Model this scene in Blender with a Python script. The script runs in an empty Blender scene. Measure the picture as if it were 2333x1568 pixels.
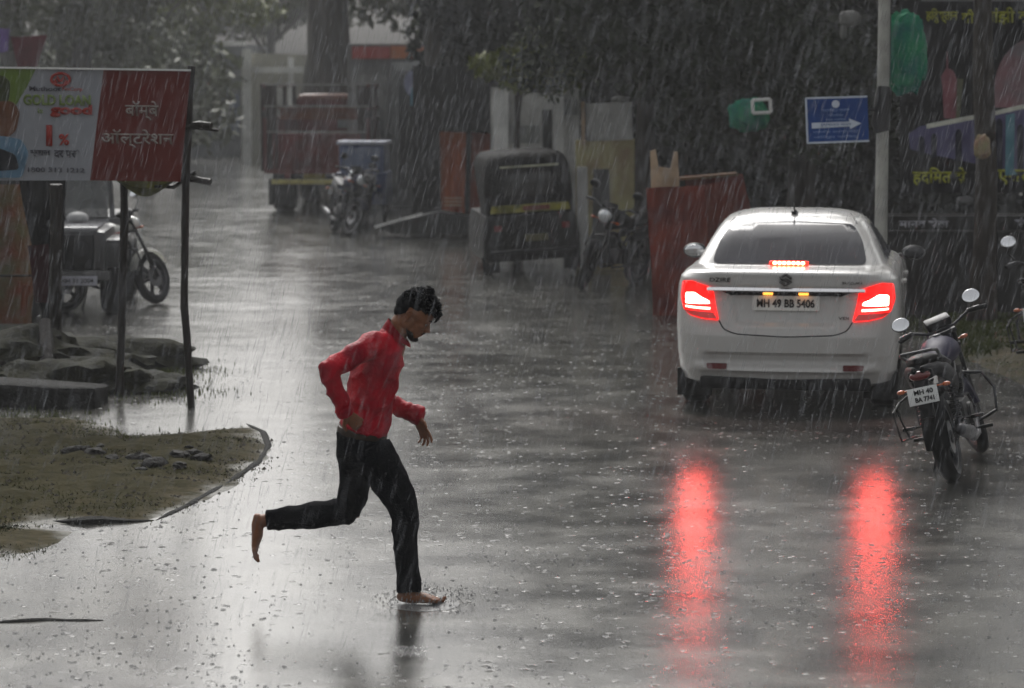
import bpy, bmesh, math, random
import numpy as np
from mathutils import Vector, Matrix, noise
from mathutils.bvhtree import BVHTree
from mathutils.geometry import delaunay_2d_cdt
R = math.radians
random.seed(7); rng = np.random.default_rng(11)
sc = bpy.context.scene
COL = sc.collection

# ------------------------------------------------------------------ camera, world, sun, exposure
F = 2560.0; CAMH = 2.58; TH = math.atan(269 / F)
cam = bpy.data.cameras.new('camera'); camo = bpy.data.objects.new('camera', cam); COL.objects.link(camo)
camo.location = (0, 0, CAMH); camo.rotation_euler = (math.pi / 2 - TH, 0, 0)
cam.sensor_width = 36; cam.lens = 90; cam.clip_start = .5; cam.clip_end = 3000
cam.dof.use_dof = True; cam.dof.focus_distance = 14.5; cam.dof.aperture_fstop = 3.2
sc.camera = camo
w = bpy.data.worlds.new('World'); sc.world = w; w.use_nodes = True
nt = w.node_tree; bg = nt.nodes['Background']
sky = nt.nodes.new('ShaderNodeTexSky'); sky.sky_type = 'NISHITA'; sky.sun_disc = False
sky.sun_elevation = R(43); sky.sun_rotation = R(-8); sky.air_density = 1.5; sky.dust_density = 8
hsv = nt.nodes.new('ShaderNodeHueSaturation'); hsv.inputs['Saturation'].default_value = .12
nt.links.new(sky.outputs[0], hsv.inputs['Color']); nt.links.new(hsv.outputs[0], bg.inputs[0])
bg.inputs[1].default_value = .10
sun = bpy.data.lights.new('sun', 'SUN'); sun.energy = .5; sun.angle = R(25); sun.color = (1, .98, .95)
suno = bpy.data.objects.new('sun', sun); COL.objects.link(suno)
suno.rotation_euler = (R(47), 0, R(188))
vs = sc.view_settings; vs.view_transform = 'Standard'; vs.look = 'None'; vs.gamma = 1; vs.use_curve_mapping = False
vs.exposure = 0.7
sc.cycles.max_bounces = 6; sc.cycles.volume_bounces = 1; sc.cycles.transparent_max_bounces = 8
sc.cycles.use_denoising = True; sc.cycles.sample_clamp_indirect = 4
sc.cycles.volume_step_rate = 4; sc.cycles.volume_max_steps = 64

# ------------------------------------------------------------------ pixel -> place helpers (display pixels of the 2333 px wide view)
K = 1024 / 2333.
def ray(u, v):
    dx = (u - 512) / F; dy = (344 - v) / F
    return Vector((dx, math.cos(TH) + dy * math.sin(TH), -math.sin(TH) + dy * math.cos(TH)))
def Gp(u, v, z=0.):
    d = ray(u, v); t = (z - CAMH) / d.z
    return Vector((d.x * t, d.y * t, z))
def Dp(u, v, Y):
    d = ray(u, v); t = Y / d.y
    return Vector((d.x * t, Y, CAMH + d.z * t))
def G(U, V, z=0.): return Gp(U * K, V * K, z)
def D(U, V, Y): return Dp(U * K, V * K, Y)

# ------------------------------------------------------------------ materials
MC = {}
def mat(name, col, rough=.5, metal=0., var=.25, vscale=6., bump=0., bscale=30., emis=None, estr=0., coat=0., trans=0., alpha=1., ior=1.45, col2=None, spec=None, stretch=None, sheen=0):
    if name in MC: return MC[name]
    m = bpy.data.materials.new(name); m.use_nodes = True; nt = m.node_tree; p = nt.nodes['Principled BSDF']
    tc = nt.nodes.new('ShaderNodeTexCoord'); mp = nt.nodes.new('ShaderNodeMapping')
    nt.links.new(tc.outputs['Object'], mp.inputs[0])
    if stretch: mp.inputs['Scale'].default_value = stretch
    n = nt.nodes.new('ShaderNodeTexNoise'); n.inputs['Scale'].default_value = vscale; n.inputs['Detail'].default_value = 6
    nt.links.new(mp.outputs[0], n.inputs['Vector'])
    cr = nt.nodes.new('ShaderNodeValToRGB'); c2 = col2 or tuple(c * (1 - var) for c in col)
    cr.color_ramp.elements[0].position = .35; cr.color_ramp.elements[1].position = .65
    cr.color_ramp.elements[0].color = (*c2, 1); cr.color_ramp.elements[1].color = (*col, 1)
    nt.links.new(n.outputs[0], cr.inputs[0]); nt.links.new(cr.outputs[0], p.inputs['Base Color'])
    mr = nt.nodes.new('ShaderNodeMapRange'); mr.inputs[3].default_value = max(.02, rough * .75); mr.inputs[4].default_value = min(1, rough * 1.25)
    nt.links.new(n.outputs[0], mr.inputs[0]); nt.links.new(mr.outputs[0], p.inputs['Roughness'])
    p.inputs['Metallic'].default_value = metal; p.inputs['IOR'].default_value = ior
    p.inputs['Coat Weight'].default_value = coat; p.inputs['Coat Roughness'].default_value = .08
    p.inputs['Transmission Weight'].default_value = trans; p.inputs['Alpha'].default_value = alpha
    p.inputs['Specular IOR Level'].default_value = spec if spec is not None else (.5 if (coat or metal or rough < .3) else .22)
    if emis: p.inputs['Emission Color'].default_value = (*emis, 1); p.inputs['Emission Strength'].default_value = estr
    if bump:
        n2 = nt.nodes.new('ShaderNodeTexNoise'); n2.inputs['Scale'].default_value = bscale; n2.inputs['Detail'].default_value = 5
        nt.links.new(mp.outputs[0], n2.inputs['Vector'])
        b = nt.nodes.new('ShaderNodeBump'); b.inputs['Strength'].default_value = bump; b.inputs['Distance'].default_value = .02
        nt.links.new(n2.outputs[0], b.inputs['Height']); nt.links.new(b.outputs[0], p.inputs['Normal'])
    MC[name] = m; return m

def wet_ground_mat():
    m = bpy.data.materials.new('wet_asphalt'); m.use_nodes = True; nt = m.node_tree; p = nt.nodes['Principled BSDF']; L = nt.links.new
    N = lambda t: nt.nodes.new('ShaderNode' + t)
    tc = N('TexCoord')
    def nz(scale, detail=6, rough=.55, vec=None):
        n = N('TexNoise'); n.inputs['Scale'].default_value = scale; n.inputs['Detail'].default_value = detail; n.inputs['Roughness'].default_value = rough
        L(vec or tc.outputs['Object'], n.inputs['Vector']); return n.outputs[0]
    def rng_(src, a, b, c, d):
        q = N('MapRange'); q.inputs[1].default_value = a; q.inputs[2].default_value = b; q.inputs[3].default_value = c; q.inputs[4].default_value = d
        L(src, q.inputs[0]); return q.outputs[0]
    def mth(op, a, b):
        q = N('Math'); q.operation = op
        for i, s in enumerate((a, b)):
            if isinstance(s, (int, float)): q.inputs[i].default_value = s
            else: L(s, q.inputs[i])
        return q.outputs[0]
    big = nz(.35, 4); mid = nz(2.2, 6); fine = nz(55, 5, .75)
    cr = N('ValToRGB'); cr.color_ramp.elements[0].position = .38; cr.color_ramp.elements[1].position = .64
    cr.color_ramp.elements[0].color = (.040, .040, .038, 1); cr.color_ramp.elements[1].color = (.095, .093, .083, 1)
    L(mid, cr.inputs[0]); L(cr.outputs[0], p.inputs['Base Color'])
    ro = mth('ADD', rng_(big, .35, .65, .10, .17), rng_(mid, .3, .7, -.02, .07)); L(ro, p.inputs['Roughness'])
    p.inputs['IOR'].default_value = 1.40
    p.inputs['Specular IOR Level'].default_value = .62
    # rain drop craters
    vo = N('TexVoronoi'); vo.inputs['Scale'].default_value = 11; L(tc.outputs['Object'], vo.inputs['Vector'])
    ring = N('ValToRGB'); el = ring.color_ramp.elements
    el[0].position = 0; el[0].color = (.75, .75, .75, 1); el[1].position = .30; el[1].color = (0.5, .5, .5, 1)
    for ps, c in ((.07, .1), (.12, 1), (.19, .35)):
        e = el.new(ps); e.color = (c, c, c, 1)
    L(vo.outputs['Distance'], ring.inputs[0])
    sel = N('SeparateColor'); L(vo.outputs['Color'], sel.inputs[0])
    msk = mth('MULTIPLY', rng_(sel.outputs[0], .35, .45, 0, 1), rng_(nz(.8, 3), .42, .55, 0.15, 1))
    h = mth('MULTIPLY', mth('SUBTRACT', ring.outputs[0], .5), msk)
    b1 = N('Bump'); b1.inputs['Strength'].default_value = .9; b1.inputs['Distance'].default_value = .006; L(h, b1.inputs['Height'])
    b2 = N('Bump'); b2.inputs['Strength'].default_value = .17; b2.inputs['Distance'].default_value = .005; L(fine, b2.inputs['Height']); L(b1.outputs[0], b2.inputs['Normal'])
    b3 = N('Bump'); b3.inputs['Strength'].default_value = .07; b3.inputs['Distance'].default_value = .03; L(nz(3.2, 5), b3.inputs['Height']); L(b2.outputs[0], b3.inputs['Normal'])
    L(b3.outputs[0], p.inputs['Normal'])
    return m

BLACK = mat('black_plastic', (.012, .012, .013), .38)
RUBBER = mat('tyre_rubber', (.015, .015, .015), .6)
CHROME = mat('chrome', (.75, .76, .78), .12, 1., var=.1)
STEEL = mat('grey_metal', (.30, .30, .31), .35, .9)
GLASS = mat('dark_glass', (.02, .022, .026), .06, var=.1, coat=.6)
WHITEP = mat('white_paint', (.80, .80, .78), .35, var=.06, vscale=3)
DARKM = mat('dark_metal', (.02, .02, .022), .35, .5)

# ------------------------------------------------------------------ object helpers
def link(name, data, parent=None, loc=None, rot=None):
    o = bpy.data.objects.new(name, data); COL.objects.link(o)
    if parent is not None: o.parent = parent
    if loc is not None: o.location = loc
    if rot is not None: o.rotation_euler = rot
    return o
def thing(name, label, cat, loc=(0, 0, 0), rz=0., group=None, rot=None):
    o = link(name, None, None, loc, rot or (0, 0, rz)); o.empty_display_size = .1
    o['label'] = label; o['category'] = cat
    if group: o['group'] = group
    return o
def tag(o, label=None, cat=None, group=None, kind=None):
    if label: o['label'] = label
    if cat: o['category'] = cat
    if group: o['group'] = group
    if kind: o['kind'] = kind
    return o
def obj(name, bm, m, parent=None, smooth=True, loc=None, rot=None, label=None):
    if isinstance(bm, bmesh.types.BMesh):
        bmesh.ops.recalc_face_normals(bm, faces=bm.faces)
        me = bpy.data.meshes.new(name); bm.to_mesh(me); bm.free()
    else: me = bm; me.name = name
    for mm in (m if isinstance(m, (list, tuple)) else [m]):
        if mm: me.materials.append(mm)
    if smooth:
        me.polygons.foreach_set('use_smooth', [True] * len(me.polygons))
        try: me.set_sharp_from_angle(angle=R(40))
        except Exception: pass
    o = link(name, me, parent, loc, rot)
    if label: o['label'] = label
    return o
B = bmesh.new
def box(bm, c, s, rot=None, bev=0., taper=None):
    M = Matrix.Translation(c)
    if rot: M = M @ (Matrix.Rotation(rot[2], 4, 'Z') @ Matrix.Rotation(rot[1], 4, 'Y') @ Matrix.Rotation(rot[0], 4, 'X'))
    vs_ = []
    for dz in (-.5, .5):
        for dx, dy in ((-.5, -.5), (.5, -.5), (.5, .5), (-.5, .5)):
            k = (taper if (taper and dz > 0) else 1)
            vs_.append(bm.verts.new(M @ Vector((dx * s[0] * k, dy * s[1] * k, dz * s[2]))))
    fs = [bm.faces.new([vs_[i] for i in f]) for f in ((3, 2, 1, 0), (4, 5, 6, 7), (0, 1, 5, 4), (1, 2, 6, 5), (2, 3, 7, 6), (3, 0, 4, 7))]
    if bev:
        es = list({e for f in fs for e in f.edges})
        bmesh.ops.bevel(bm, geom=es, offset=bev, segments=2, affect='EDGES', profile=.6)
    return bm
def tube(bm, pts, rad, seg=10, flat=None, axis=None, caps=True, round_caps=False):
    """pts: points, rad: radius or list; flat: list of second radii (along axis)"""
    pts = [Vector(p) for p in pts]; n = len(pts)
    rad = [rad] * n if isinstance(rad, (int, float)) else list(rad)
    fl = rad if flat is None else ([flat] * n if isinstance(flat, (int, float)) else list(flat))
    if round_caps:
        t0 = (pts[0] - pts[1]).normalized(); t1 = (pts[-1] - pts[-2]).normalized()
        pre = [(pts[0] + t0 * rad[0] * s, rad[0] * c, fl[0] * c) for s, c in ((.92, .38), (.7, .71), (.38, .92))]
        post = [(pts[-1] + t1 * rad[-1] * s, rad[-1] * c, fl[-1] * c) for s, c in ((.38, .92), (.7, .71), (.92, .38))]
        pts = [a[0] for a in pre] + pts + [a[0] for a in post]
        rad = [a[1] for a in pre] + rad + [a[1] for a in post]; fl = [a[2] for a in pre] + fl + [a[2] for a in post]; n = len(pts)
    rings = []; ax0 = Vector(axis) if axis is not None else None; prev = None
    for i, p in enumerate(pts):
        t = (pts[min(i + 1, n - 1)] - pts[max(i - 1, 0)])
        t = t.normalized() if t.length > 1e-9 else Vector((0, 0, 1))
        if ax0 is not None: a = ax0 - t * ax0.dot(t)
        elif prev is not None: a = prev - t * prev.dot(t)
        else:
            q = Vector((0, 0, 1)) if abs(t.z) < .9 else Vector((1, 0, 0)); a = q - t * q.dot(t)
        if a.length < 1e-6: a = t.orthogonal()
        a.normalize(); prev = a; b = t.cross(a)
        rings.append([bm.verts.new(p + b * rad[i] * math.cos(2 * math.pi * k / seg) + a * fl[i] * math.sin(2 * math.pi * k / seg)) for k in range(seg)])
    for i in range(n - 1):
        for k in range(seg):
            bm.faces.new((rings[i][k], rings[i][(k + 1) % seg], rings[i + 1][(k + 1) % seg], rings[i + 1][k]))
    if caps:
        bm.faces.new(rings[0][::-1]); bm.faces.new(rings[-1])
    return bm
def ell(bm, c, r, rot=None, seg=16, rings_=10):
    M = Matrix.Translation(c)
    if rot is not None: M = M @ (rot if isinstance(rot, Matrix) else (Matrix.Rotation(rot[2], 4, 'Z') @ Matrix.Rotation(rot[1], 4, 'Y') @ Matrix.Rotation(rot[0], 4, 'X')))
    M = M @ Matrix.Diagonal((*r, 1))
    bmesh.ops.create_uvsphere(bm, u_segments=seg, v_segments=rings_, radius=1, matrix=M); return bm
def disc_lathe(bm, prof, c=(0, 0, 0), axis='X', seg=32):
    """prof: list of (radius, offset along axis); closed profile"""
    c = Vector(c); rings = []
    for r, o in prof:
        ring = []
        for k in range(seg):
            a = 2 * math.pi * k / seg; ca, sa = math.cos(a) * r, math.sin(a) * r
            v = {'X': (o, ca, sa), 'Y': (ca, o, sa), 'Z': (ca, sa, o)}[axis]
            ring.append(bm.verts.new(c + Vector(v)))
        rings.append(ring)
    for i in range(len(rings)):
        j = (i + 1) % len(rings)
        for k in range(seg): bm.faces.new((rings[i][k], rings[i][(k + 1) % seg], rings[j][(k + 1) % seg], rings[j][k]))
    return bm
def lathe(bm, prof, c=(0, 0, 0), seg=24):
    """open profile of (radius, z), capped"""
    c = Vector(c); rings = [[bm.verts.new(c + Vector((r * math.cos(2 * math.pi * k / seg), r * math.sin(2 * math.pi * k / seg), z))) for k in range(seg)] for r, z in prof]
    for i in range(len(rings) - 1):
        for k in range(seg): bm.faces.new((rings[i][k], rings[i][(k + 1) % seg], rings[i + 1][(k + 1) % seg], rings[i + 1][k]))
    bm.faces.new(rings[0][::-1]); bm.faces.new(rings[-1]); return bm
def slab(bm, quad, th):
    """polygon in 3D extruded along its normal, away from the camera (+Y side)"""
    q = [Vector(p) for p in quad]; n = (q[1] - q[0]).cross(q[2] - q[1]).normalized()
    if n.y < 0: n = -n
    a = [bm.verts.new(p) for p in q]; b = [bm.verts.new(p + n * th) for p in q]; k = len(q)
    bm.faces.new(a); bm.faces.new(b[::-1])
    for i in range(k): bm.faces.new((a[i], b[i], b[(i + 1) % k], a[(i + 1) % k]))
    return bm
def xform(bm, M):
    bmesh.ops.transform(bm, matrix=M, verts=bm.verts); return bm
def remesh(bm, voxel, smooth=4, fac=.5):
    me = bpy.data.meshes.new('tmp'); bmesh.ops.recalc_face_normals(bm, faces=bm.faces); bm.to_mesh(me); bm.free()
    o = bpy.data.objects.new('tmp', me); COL.objects.link(o)
    md = o.modifiers.new('r', 'REMESH'); md.mode = 'VOXEL'; md.voxel_size = voxel; md.use_smooth_shade = True
    if smooth: s = o.modifiers.new('s', 'SMOOTH'); s.iterations = smooth; s.factor = fac
    dg = bpy.context.evaluated_depsgraph_get(); dg.update()
    out = bpy.data.meshes.new_from_object(o.evaluated_get(dg)); bpy.data.objects.remove(o); bpy.data.meshes.remove(me)
    out.materials.clear()
    return out
def displace(me, fn):
    me.update(); co = np.empty(len(me.vertices) * 3); me.vertices.foreach_get('co', co); co = co.reshape(-1, 3)
    no = np.empty(len(me.vertices) * 3); me.vertex_normals.foreach_get('vector', no); no = no.reshape(-1, 3)
    for i in range(len(co)):
        co[i] += no[i] * fn(Vector(co[i]))
    me.vertices.foreach_set('co', co.ravel()); me.update(); return me
def patch(name, poly, bvh, m, parent, view='rear', off=.004, th=.006, step=.04, fn=None, label=None):
    """polygon seen from one side, laid on a body and given thickness"""
    dense = []
    for i in range(len(poly)):
        a = Vector(poly[i]); b = Vector(poly[(i + 1) % len(poly)]); k = max(1, int((b - a).length / step))
        dense += [a.lerp(b, t / k) for t in range(k)]
    def inside(p):
        c = False
        for i in range(len(dense)):
            a = dense[i]; b = dense[i - 1]
            if (a.y > p.y) != (b.y > p.y) and p.x < (b.x - a.x) * (p.y - a.y) / (b.y - a.y) + a.x: c = not c
        return c
    xs = [p.x for p in dense]; ys = [p.y for p in dense]; pts = list(dense); x = min(xs) + step * .5
    while x < max(xs):
        y = min(ys) + step * .5
        while y < max(ys):
            q = Vector((x, y))
            if inside(q) and min((q - d).length for d in dense) > step * .4: pts.append(q)
            y += step
        x += step
    n = len(dense)
    vs_, es, fs, *_ = delaunay_2d_cdt(pts, [(i, (i + 1) % n) for i in range(n)], [], 1, 1e-6)
    dr = {'rear': Vector((0, 1, 0)), 'front': Vector((0, -1, 0)), 'right': Vector((-1, 0, 0)), 'left': Vector((1, 0, 0))}[view]
    bm = B(); out = []
    for p in vs_:
        o = Vector((p.x, 0, p.y)) if view in ('rear', 'front') else Vector((0, p.x, p.y))
        o = o - dr * 8; hit = bvh.ray_cast(o, dr)
        loc = hit[0] if hit[0] is not None else None
        out.append(loc)
    good = [l for l in out if l is not None]
    va, vb = [], []
    for i, l in enumerate(out):
        if l is None:
            p = vs_[i]; key = (lambda g: (g.x - p.x) ** 2 + (g.z - p.y) ** 2) if view in ('rear', 'front') else (lambda g: (g.y - p.x) ** 2 + (g.z - p.y) ** 2)
            l = min(good, key=key)
        e = off + (fn(vs_[i]) if fn else 0)
        va.append(bm.verts.new(l - dr * (e + th))); vb.append(bm.verts.new(l - dr * (e - .02)))
    for f in fs:
        try: bm.faces.new([va[i] for i in f]); bm.faces.new([vb[i] for i in f][::-1])
        except ValueError: pass
    be = [e for e in bm.edges if len(e.link_faces) == 1 and e.verts[0] in set(va)] if len(va) < 3000 else []
    ia = {v: i for i, v in enumerate(va)}
    for e in be:
        a, b = e.verts
        if a in ia and b in ia:
            try: bm.faces.new((a, b, vb[ia[b]], vb[ia[a]]))
            except ValueError: pass
    return obj(name, bm, m, parent, label=label)
def rpoly(pts, r, k=4):
    out = []; n = len(pts)
    for i in range(n):
        p = Vector(pts[i]); a = Vector(pts[i - 1]); b = Vector(pts[(i + 1) % n])
        rr = min(r, (a - p).length * .45, (b - p).length * .45)
        s = p + (a - p).normalized() * rr; e = p + (b - p).normalized() * rr
        for j in range(k + 1):
            t = j / k; out.append((1 - t) ** 2 * s + 2 * t * (1 - t) * p + t * t * e)
    return out
def text(name, body, width, height, m, parent, M, extrude=.002, bold=0., align=True):
    """lettering as a mesh fitted to width x height; M places a plane with x right, y up"""
    c = bpy.data.curves.new('t', 'FONT'); c.body = body; c.extrude = 0; c.offset = bold; c.resolution_u = 3
    o = bpy.data.objects.new('t', c); COL.objects.link(o); dg = bpy.context.evaluated_depsgraph_get(); dg.update()
    me = bpy.data.meshes.new_from_object(o.evaluated_get(dg)); bpy.data.objects.remove(o); me.materials.clear()
    co = np.empty(len(me.vertices) * 3); me.vertices.foreach_get('co', co); co = co.reshape(-1, 3)
    mn = co.min(0); mx = co.max(0); sz = np.maximum(mx - mn, 1e-6)
    co[:, 0] = (co[:, 0] - mn[0]) / sz[0] * width - width / 2; co[:, 1] = (co[:, 1] - mn[1]) / sz[1] * height - height / 2
    me.vertices.foreach_set('co', co.ravel())
    bm = B(); bm.from_mesh(me); bpy.data.meshes.remove(me)
    r = bmesh.ops.extrude_face_region(bm, geom=list(bm.faces)); bmesh.ops.translate(bm, verts=[v for v in r['geom'] if isinstance(v, bmesh.types.BMVert)], vec=(0, 0, extrude))
    xform(bm, M); return obj(name, bm, m, parent, smooth=False)
def facing(loc, yaw=0., tilt=0.):
    """matrix: local x -> right, y -> up, z -> towards the viewer (-Y)"""
    return Matrix.Translation(loc) @ Matrix.Rotation(yaw, 4, 'Z') @ Matrix.Rotation(math.pi / 2, 4, 'X') @ Matrix.Rotation(tilt, 4, 'Z')
# ------------------------------------------------------------------ ground
bm = B(); bmesh.ops.create_grid(bm, x_segments=60, y_segments=60, size=400)
ground = obj('road', bm, wet_ground_mat(), smooth=False); ground['kind'] = 'structure'; ground.location = (0, 150, 0)
MUD = mat('wet_mud', (.075, .060, .034), .7, spec=.07, var=.5, vscale=2.6, bump=1., bscale=14, col2=(.028, .029, .015))
MUD2 = mat('wet_mossy_earth', (.022, .022, .012), .8, spec=.07, var=.5, vscale=9, bump=1., bscale=22, col2=(.012, .013, .010))
GRASSM = mat('grass_blade', (.075, .095, .022), .7, spec=.1, var=.45, vscale=3)
def mud_mat():
    m = bpy.data.materials.new('wet_verge_mud'); m.use_nodes = True; nt = m.node_tree; p = nt.nodes['Principled BSDF']; L = nt.links.new; N = lambda t: nt.nodes.new('ShaderNode' + t)
    tc = N('TexCoord'); at = N('Attribute'); at.attribute_name = 'depth'
    def nz(s, d=6):
        n = N('TexNoise'); n.inputs['Scale'].default_value = s; n.inputs['Detail'].default_value = d; L(tc.outputs['Object'], n.inputs['Vector']); return n.outputs[0]
    def mr(src, a, b, c, d):
        q = N('MapRange'); q.inputs[1].default_value = a; q.inputs[2].default_value = b; q.inputs[3].default_value = c; q.inputs[4].default_value = d; L(src, q.inputs[0]); return q.outputs[0]
    def mth(op, a, b):
        q = N('Math'); q.operation = op; q.use_clamp = True; L(a, q.inputs[0]); L(b, q.inputs[1]); return q.outputs[0]
    earth = mth('ADD', at.outputs['Fac'], mr(nz(2.4), .3, .7, -.35, .4))     # bare wet road at the edge, earth inside, in patches
    cr = N('ValToRGB'); e = cr.color_ramp.elements; e[0].position = 0; e[0].color = (.075, .070, .055, 1); e[1].position = .9; e[1].color = (.038, .033, .014, 1)
    x = e.new(.45); x.color = (.060, .050, .028, 1); L(earth, cr.inputs[0])
    mx = N('Mix'); mx.data_type = 'RGBA'; mx.blend_type = 'MULTIPLY'; L(mr(nz(9), .35, .65, 0, .75), mx.inputs[0]); L(cr.outputs[0], mx.inputs[6]); mx.inputs[7].default_value = (.45, .50, .36, 1); L(mx.outputs[2], p.inputs['Base Color'])
    L(mr(earth, .0, .35, .5, .9), p.inputs['Roughness']); L(mr(earth, .0, .35, .15, .03), p.inputs['Specular IOR Level'])
    b = N('Bump'); b.inputs['Strength'].default_value = .8; b.inputs['Distance'].default_value = .02; L(nz(16), b.inputs['Height']); L(b.outputs[0], p.inputs['Normal']); return m
def verge(name, outline, h, m, cell=.05, rough=.035, seed=0., kind='structure'):
    P = [Vector((p.x, p.y)) for p in outline]
    def sd(p):
        c = False; d = 9e9
        for i in range(len(P)):
            a, b = P[i], P[i - 1]; ab = b - a; t = max(0, min(1, (p - a).dot(ab) / ab.length_squared)); d = min(d, (p - a - ab * t).length)
            if (a.y > p.y) != (b.y > p.y) and p.x < (b.x - a.x) * (p.y - a.y) / (b.y - a.y) + a.x: c = not c
        return d if c else -d
    x0, x1 = min(p.x for p in P) - .2, max(p.x for p in P) + .2; y0, y1 = min(p.y for p in P) - .3, max(p.y for p in P) + .3
    nx, ny = int((x1 - x0) / cell), int((y1 - y0) / cell); bm = B(); V = {}
    for i in range(nx + 1):
        for j in range(ny + 1):
            x, y = x0 + i * cell, y0 + j * cell; q = Vector((x, y, seed))
            d = sd(Vector((x, y))) + noise.noise(q * 1.3) * .10 + noise.noise(q * 4.3) * .04
            z = max(-.02, min(h, d * .10)) + (noise.fractal(q * 4, 1, 2, 5) * rough * max(0, min(1, d * 1.6)))
            V[i, j] = (bm.verts.new((x, y, z)), d)
    for i in range(nx):
        for j in range(ny):
            c = [V[i, j], V[i + 1, j], V[i + 1, j + 1], V[i, j + 1]]
            if max(k[1] for k in c) > -.12: bm.faces.new([k[0] for k in c])
    dl = bm.verts.layers.float.new('depth'); V2 = list(V.items())
    bm.verts.ensure_lookup_table()
    for i_, (v, d) in enumerate(V.values()): bm.verts[i_][dl] = max(0, min(1, d / .45))
    for v in [v for v in bm.verts if not v.link_faces]: bm.verts.remove(v)
    o = obj(name, bm, m); o['kind'] = kind; return o, sd
vo1, sd1 = verge('mud_verge', [G(-520, 945), G(150, 952), G(310, 992), G(430, 985), G(560, 975), G(608, 1010), G(600, 1050), G(540, 1100), G(430, 1150), G(330, 1188), G(90, 1195), G(40, 1275), G(-520, 1290)], .05, mud_mat())
vo2, sd2 = verge('earth_verge', [G(2150, 745), G(2205, 705), G(2340, 690), G(2700, 690), G(2700, 900), G(2340, 880), G(2250, 850), G(2175, 800)], .05, MUD, seed=4.)
# grass on the verges
def grass(name, places, n, h, m=GRASSM, spread=.25):
    V = []; Fs = []
    for _ in range(n):
        c = random.choice(places); x = c.x + random.gauss(0, spread); y = c.y + random.gauss(0, spread * 1.3); a = random.random() * 6.28
        l = h * random.uniform(.4, 1.2); w_ = .006; dx, dy = math.cos(a), math.sin(a); b = len(V); ln = l * random.uniform(.3, .9)
        V += [(x - dy * w_, y + dx * w_, .0), (x + dy * w_, y - dx * w_, .0), (x + dx * ln * .45, y + dy * ln * .45, l * .75 + .02), (x + dx * ln, y + dy * ln, l * .8 + .02)]
        Fs += [(b, b + 1, b + 2), (b + 1, b + 3, b + 2)]
    me = bpy.data.meshes.new(name); me.from_pydata(V, [], Fs); o = obj(name, me, m, smooth=False); o['kind'] = 'stuff'; return o
grass('grass', [G(20, 990), G(60, 1010), G(120, 1000), G(40, 960), G(90, 985), G(300, 850), G(330, 845), G(370, 850), G(360, 893), G(190, 830)], 4200, .014)
grass('grass', [G(2240, 770), G(2290, 760), G(2210, 740), G(2270, 800), G(2230, 730)], 3000, .07)
vo3, sd3 = verge('moss_patch', [G(-200, 1190), G(60, 1196), G(150, 1212), G(120, 1236), G(60, 1258), G(-200, 1275)], .04, mud_mat(), seed=9.)
def scatter(name, inside, x0, x1, y0, y1, n, fn, m):
    V = []; Fs = []; k = 0
    while k < n:
        x = random.uniform(x0, x1); y = random.uniform(y0, y1); k += 1; d = inside(Vector((x, y)))
        if d < random.uniform(-.12, .25): continue
        fn(V, Fs, x, y, min(.045, max(0, d) * .10))
    me = bpy.data.meshes.new(name); me.from_pydata(V, [], Fs); o = obj(name, me, m, smooth=False); o['kind'] = 'stuff'; return o
def blade(V, Fs, x, y, z):
    if noise.noise(Vector((x * 1.6, y * 1.3, 2))) < random.uniform(-.25, .25): return
    a = random.random() * 6.28; l = random.uniform(.008, .024); w_ = .004; dx, dy = math.cos(a), math.sin(a); b = len(V)
    V.extend([(x - dy * w_, y + dx * w_, z), (x + dy * w_, y - dx * w_, z), (x + dx * l, y + dy * l, z + l * .7)]); Fs.append((b, b + 1, b + 2))
def pebble(V, Fs, x, y, z):
    r = random.uniform(.004, .016) * random.uniform(.5, 1.4); b = len(V); q = [random.uniform(.7, 1.3) for _ in range(6)]
    V.extend([(x + r * q[0], y, z), (x, y + r * q[1], z), (x - r * q[2], y, z), (x, y - r * q[3], z), (x, y, z + r * q[4] * .8), (x, y, z - r)]); Fs.extend([(b, b + 1, b + 4), (b + 1, b + 2, b + 4), (b + 2, b + 3, b + 4), (b + 3, b, b + 4)])
scatter('short_grass', sd1, -5.5, -1.5, 13.5, 19.8, 60000, blade, mat('olive_blade', (.050, .052, .016), .8, spec=.04))
scatter('gravel', sd1, -5.5, -1.5, 13.5, 19.8, 7000, pebble, mat('mixed_gravel', (.10, .09, .075), .7, spec=.1, var=.8, vscale=40))
scatter('short_grass', sd3, -5.5, -2, 13., 16.5, 110000, blade, mat('dark_moss_blade', (.020, .026, .009), .9, spec=.02))
scatter('short_grass', sd2, 3.5, 7., 21, 27., 30000, blade, GRASSM)
# broken kerb edges of the road
KERB = mat('dark_kerb', (.022, .022, .021), .85, spec=.08, bump=.8, bscale=30)
def ridge(pts, r, h, seed=0):
    bm = B(); P = []; n = 0
    for a, b in zip(pts[:-1], pts[1:]):
        k = max(2, int((b - a).length / .07)); P += [a.lerp(b, t / k) for t in range(k)]
    P.append(pts[-1]); rad = []; fl = []
    for i, p in enumerate(P):
        q = noise.noise(p * 3 + Vector((seed, 0, 0))); e = min(1, i / 3, (len(P) - 1 - i) / 3) * .9 + .1
        rad.append(r * (1 + q * .8) * e); fl.append(h * (1 + q) * e); p += Vector((0, noise.noise(p * 5) * r * .6, 0))
    return tube(bm, P, rad, 8, flat=fl, axis=(0, 0, 1))
for nm, pts, r, h in (('broken_kerb', [G(95, 1190), G(200, 1192), G(350, 1186)], .05, .03), ('broken_kerb', [G(-20, 1420), G(110, 1412), G(235, 1414)], .05, .025),
                      ('kerb_edge', [G(355, 1186), G(430, 1150), G(520, 1100), G(590, 1052), G(612, 1015), G(600, 985), G(560, 965)], .022, .010)):
    o = obj(nm, ridge(pts, r, h), KERB); o['kind'] = 'structure'
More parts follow.
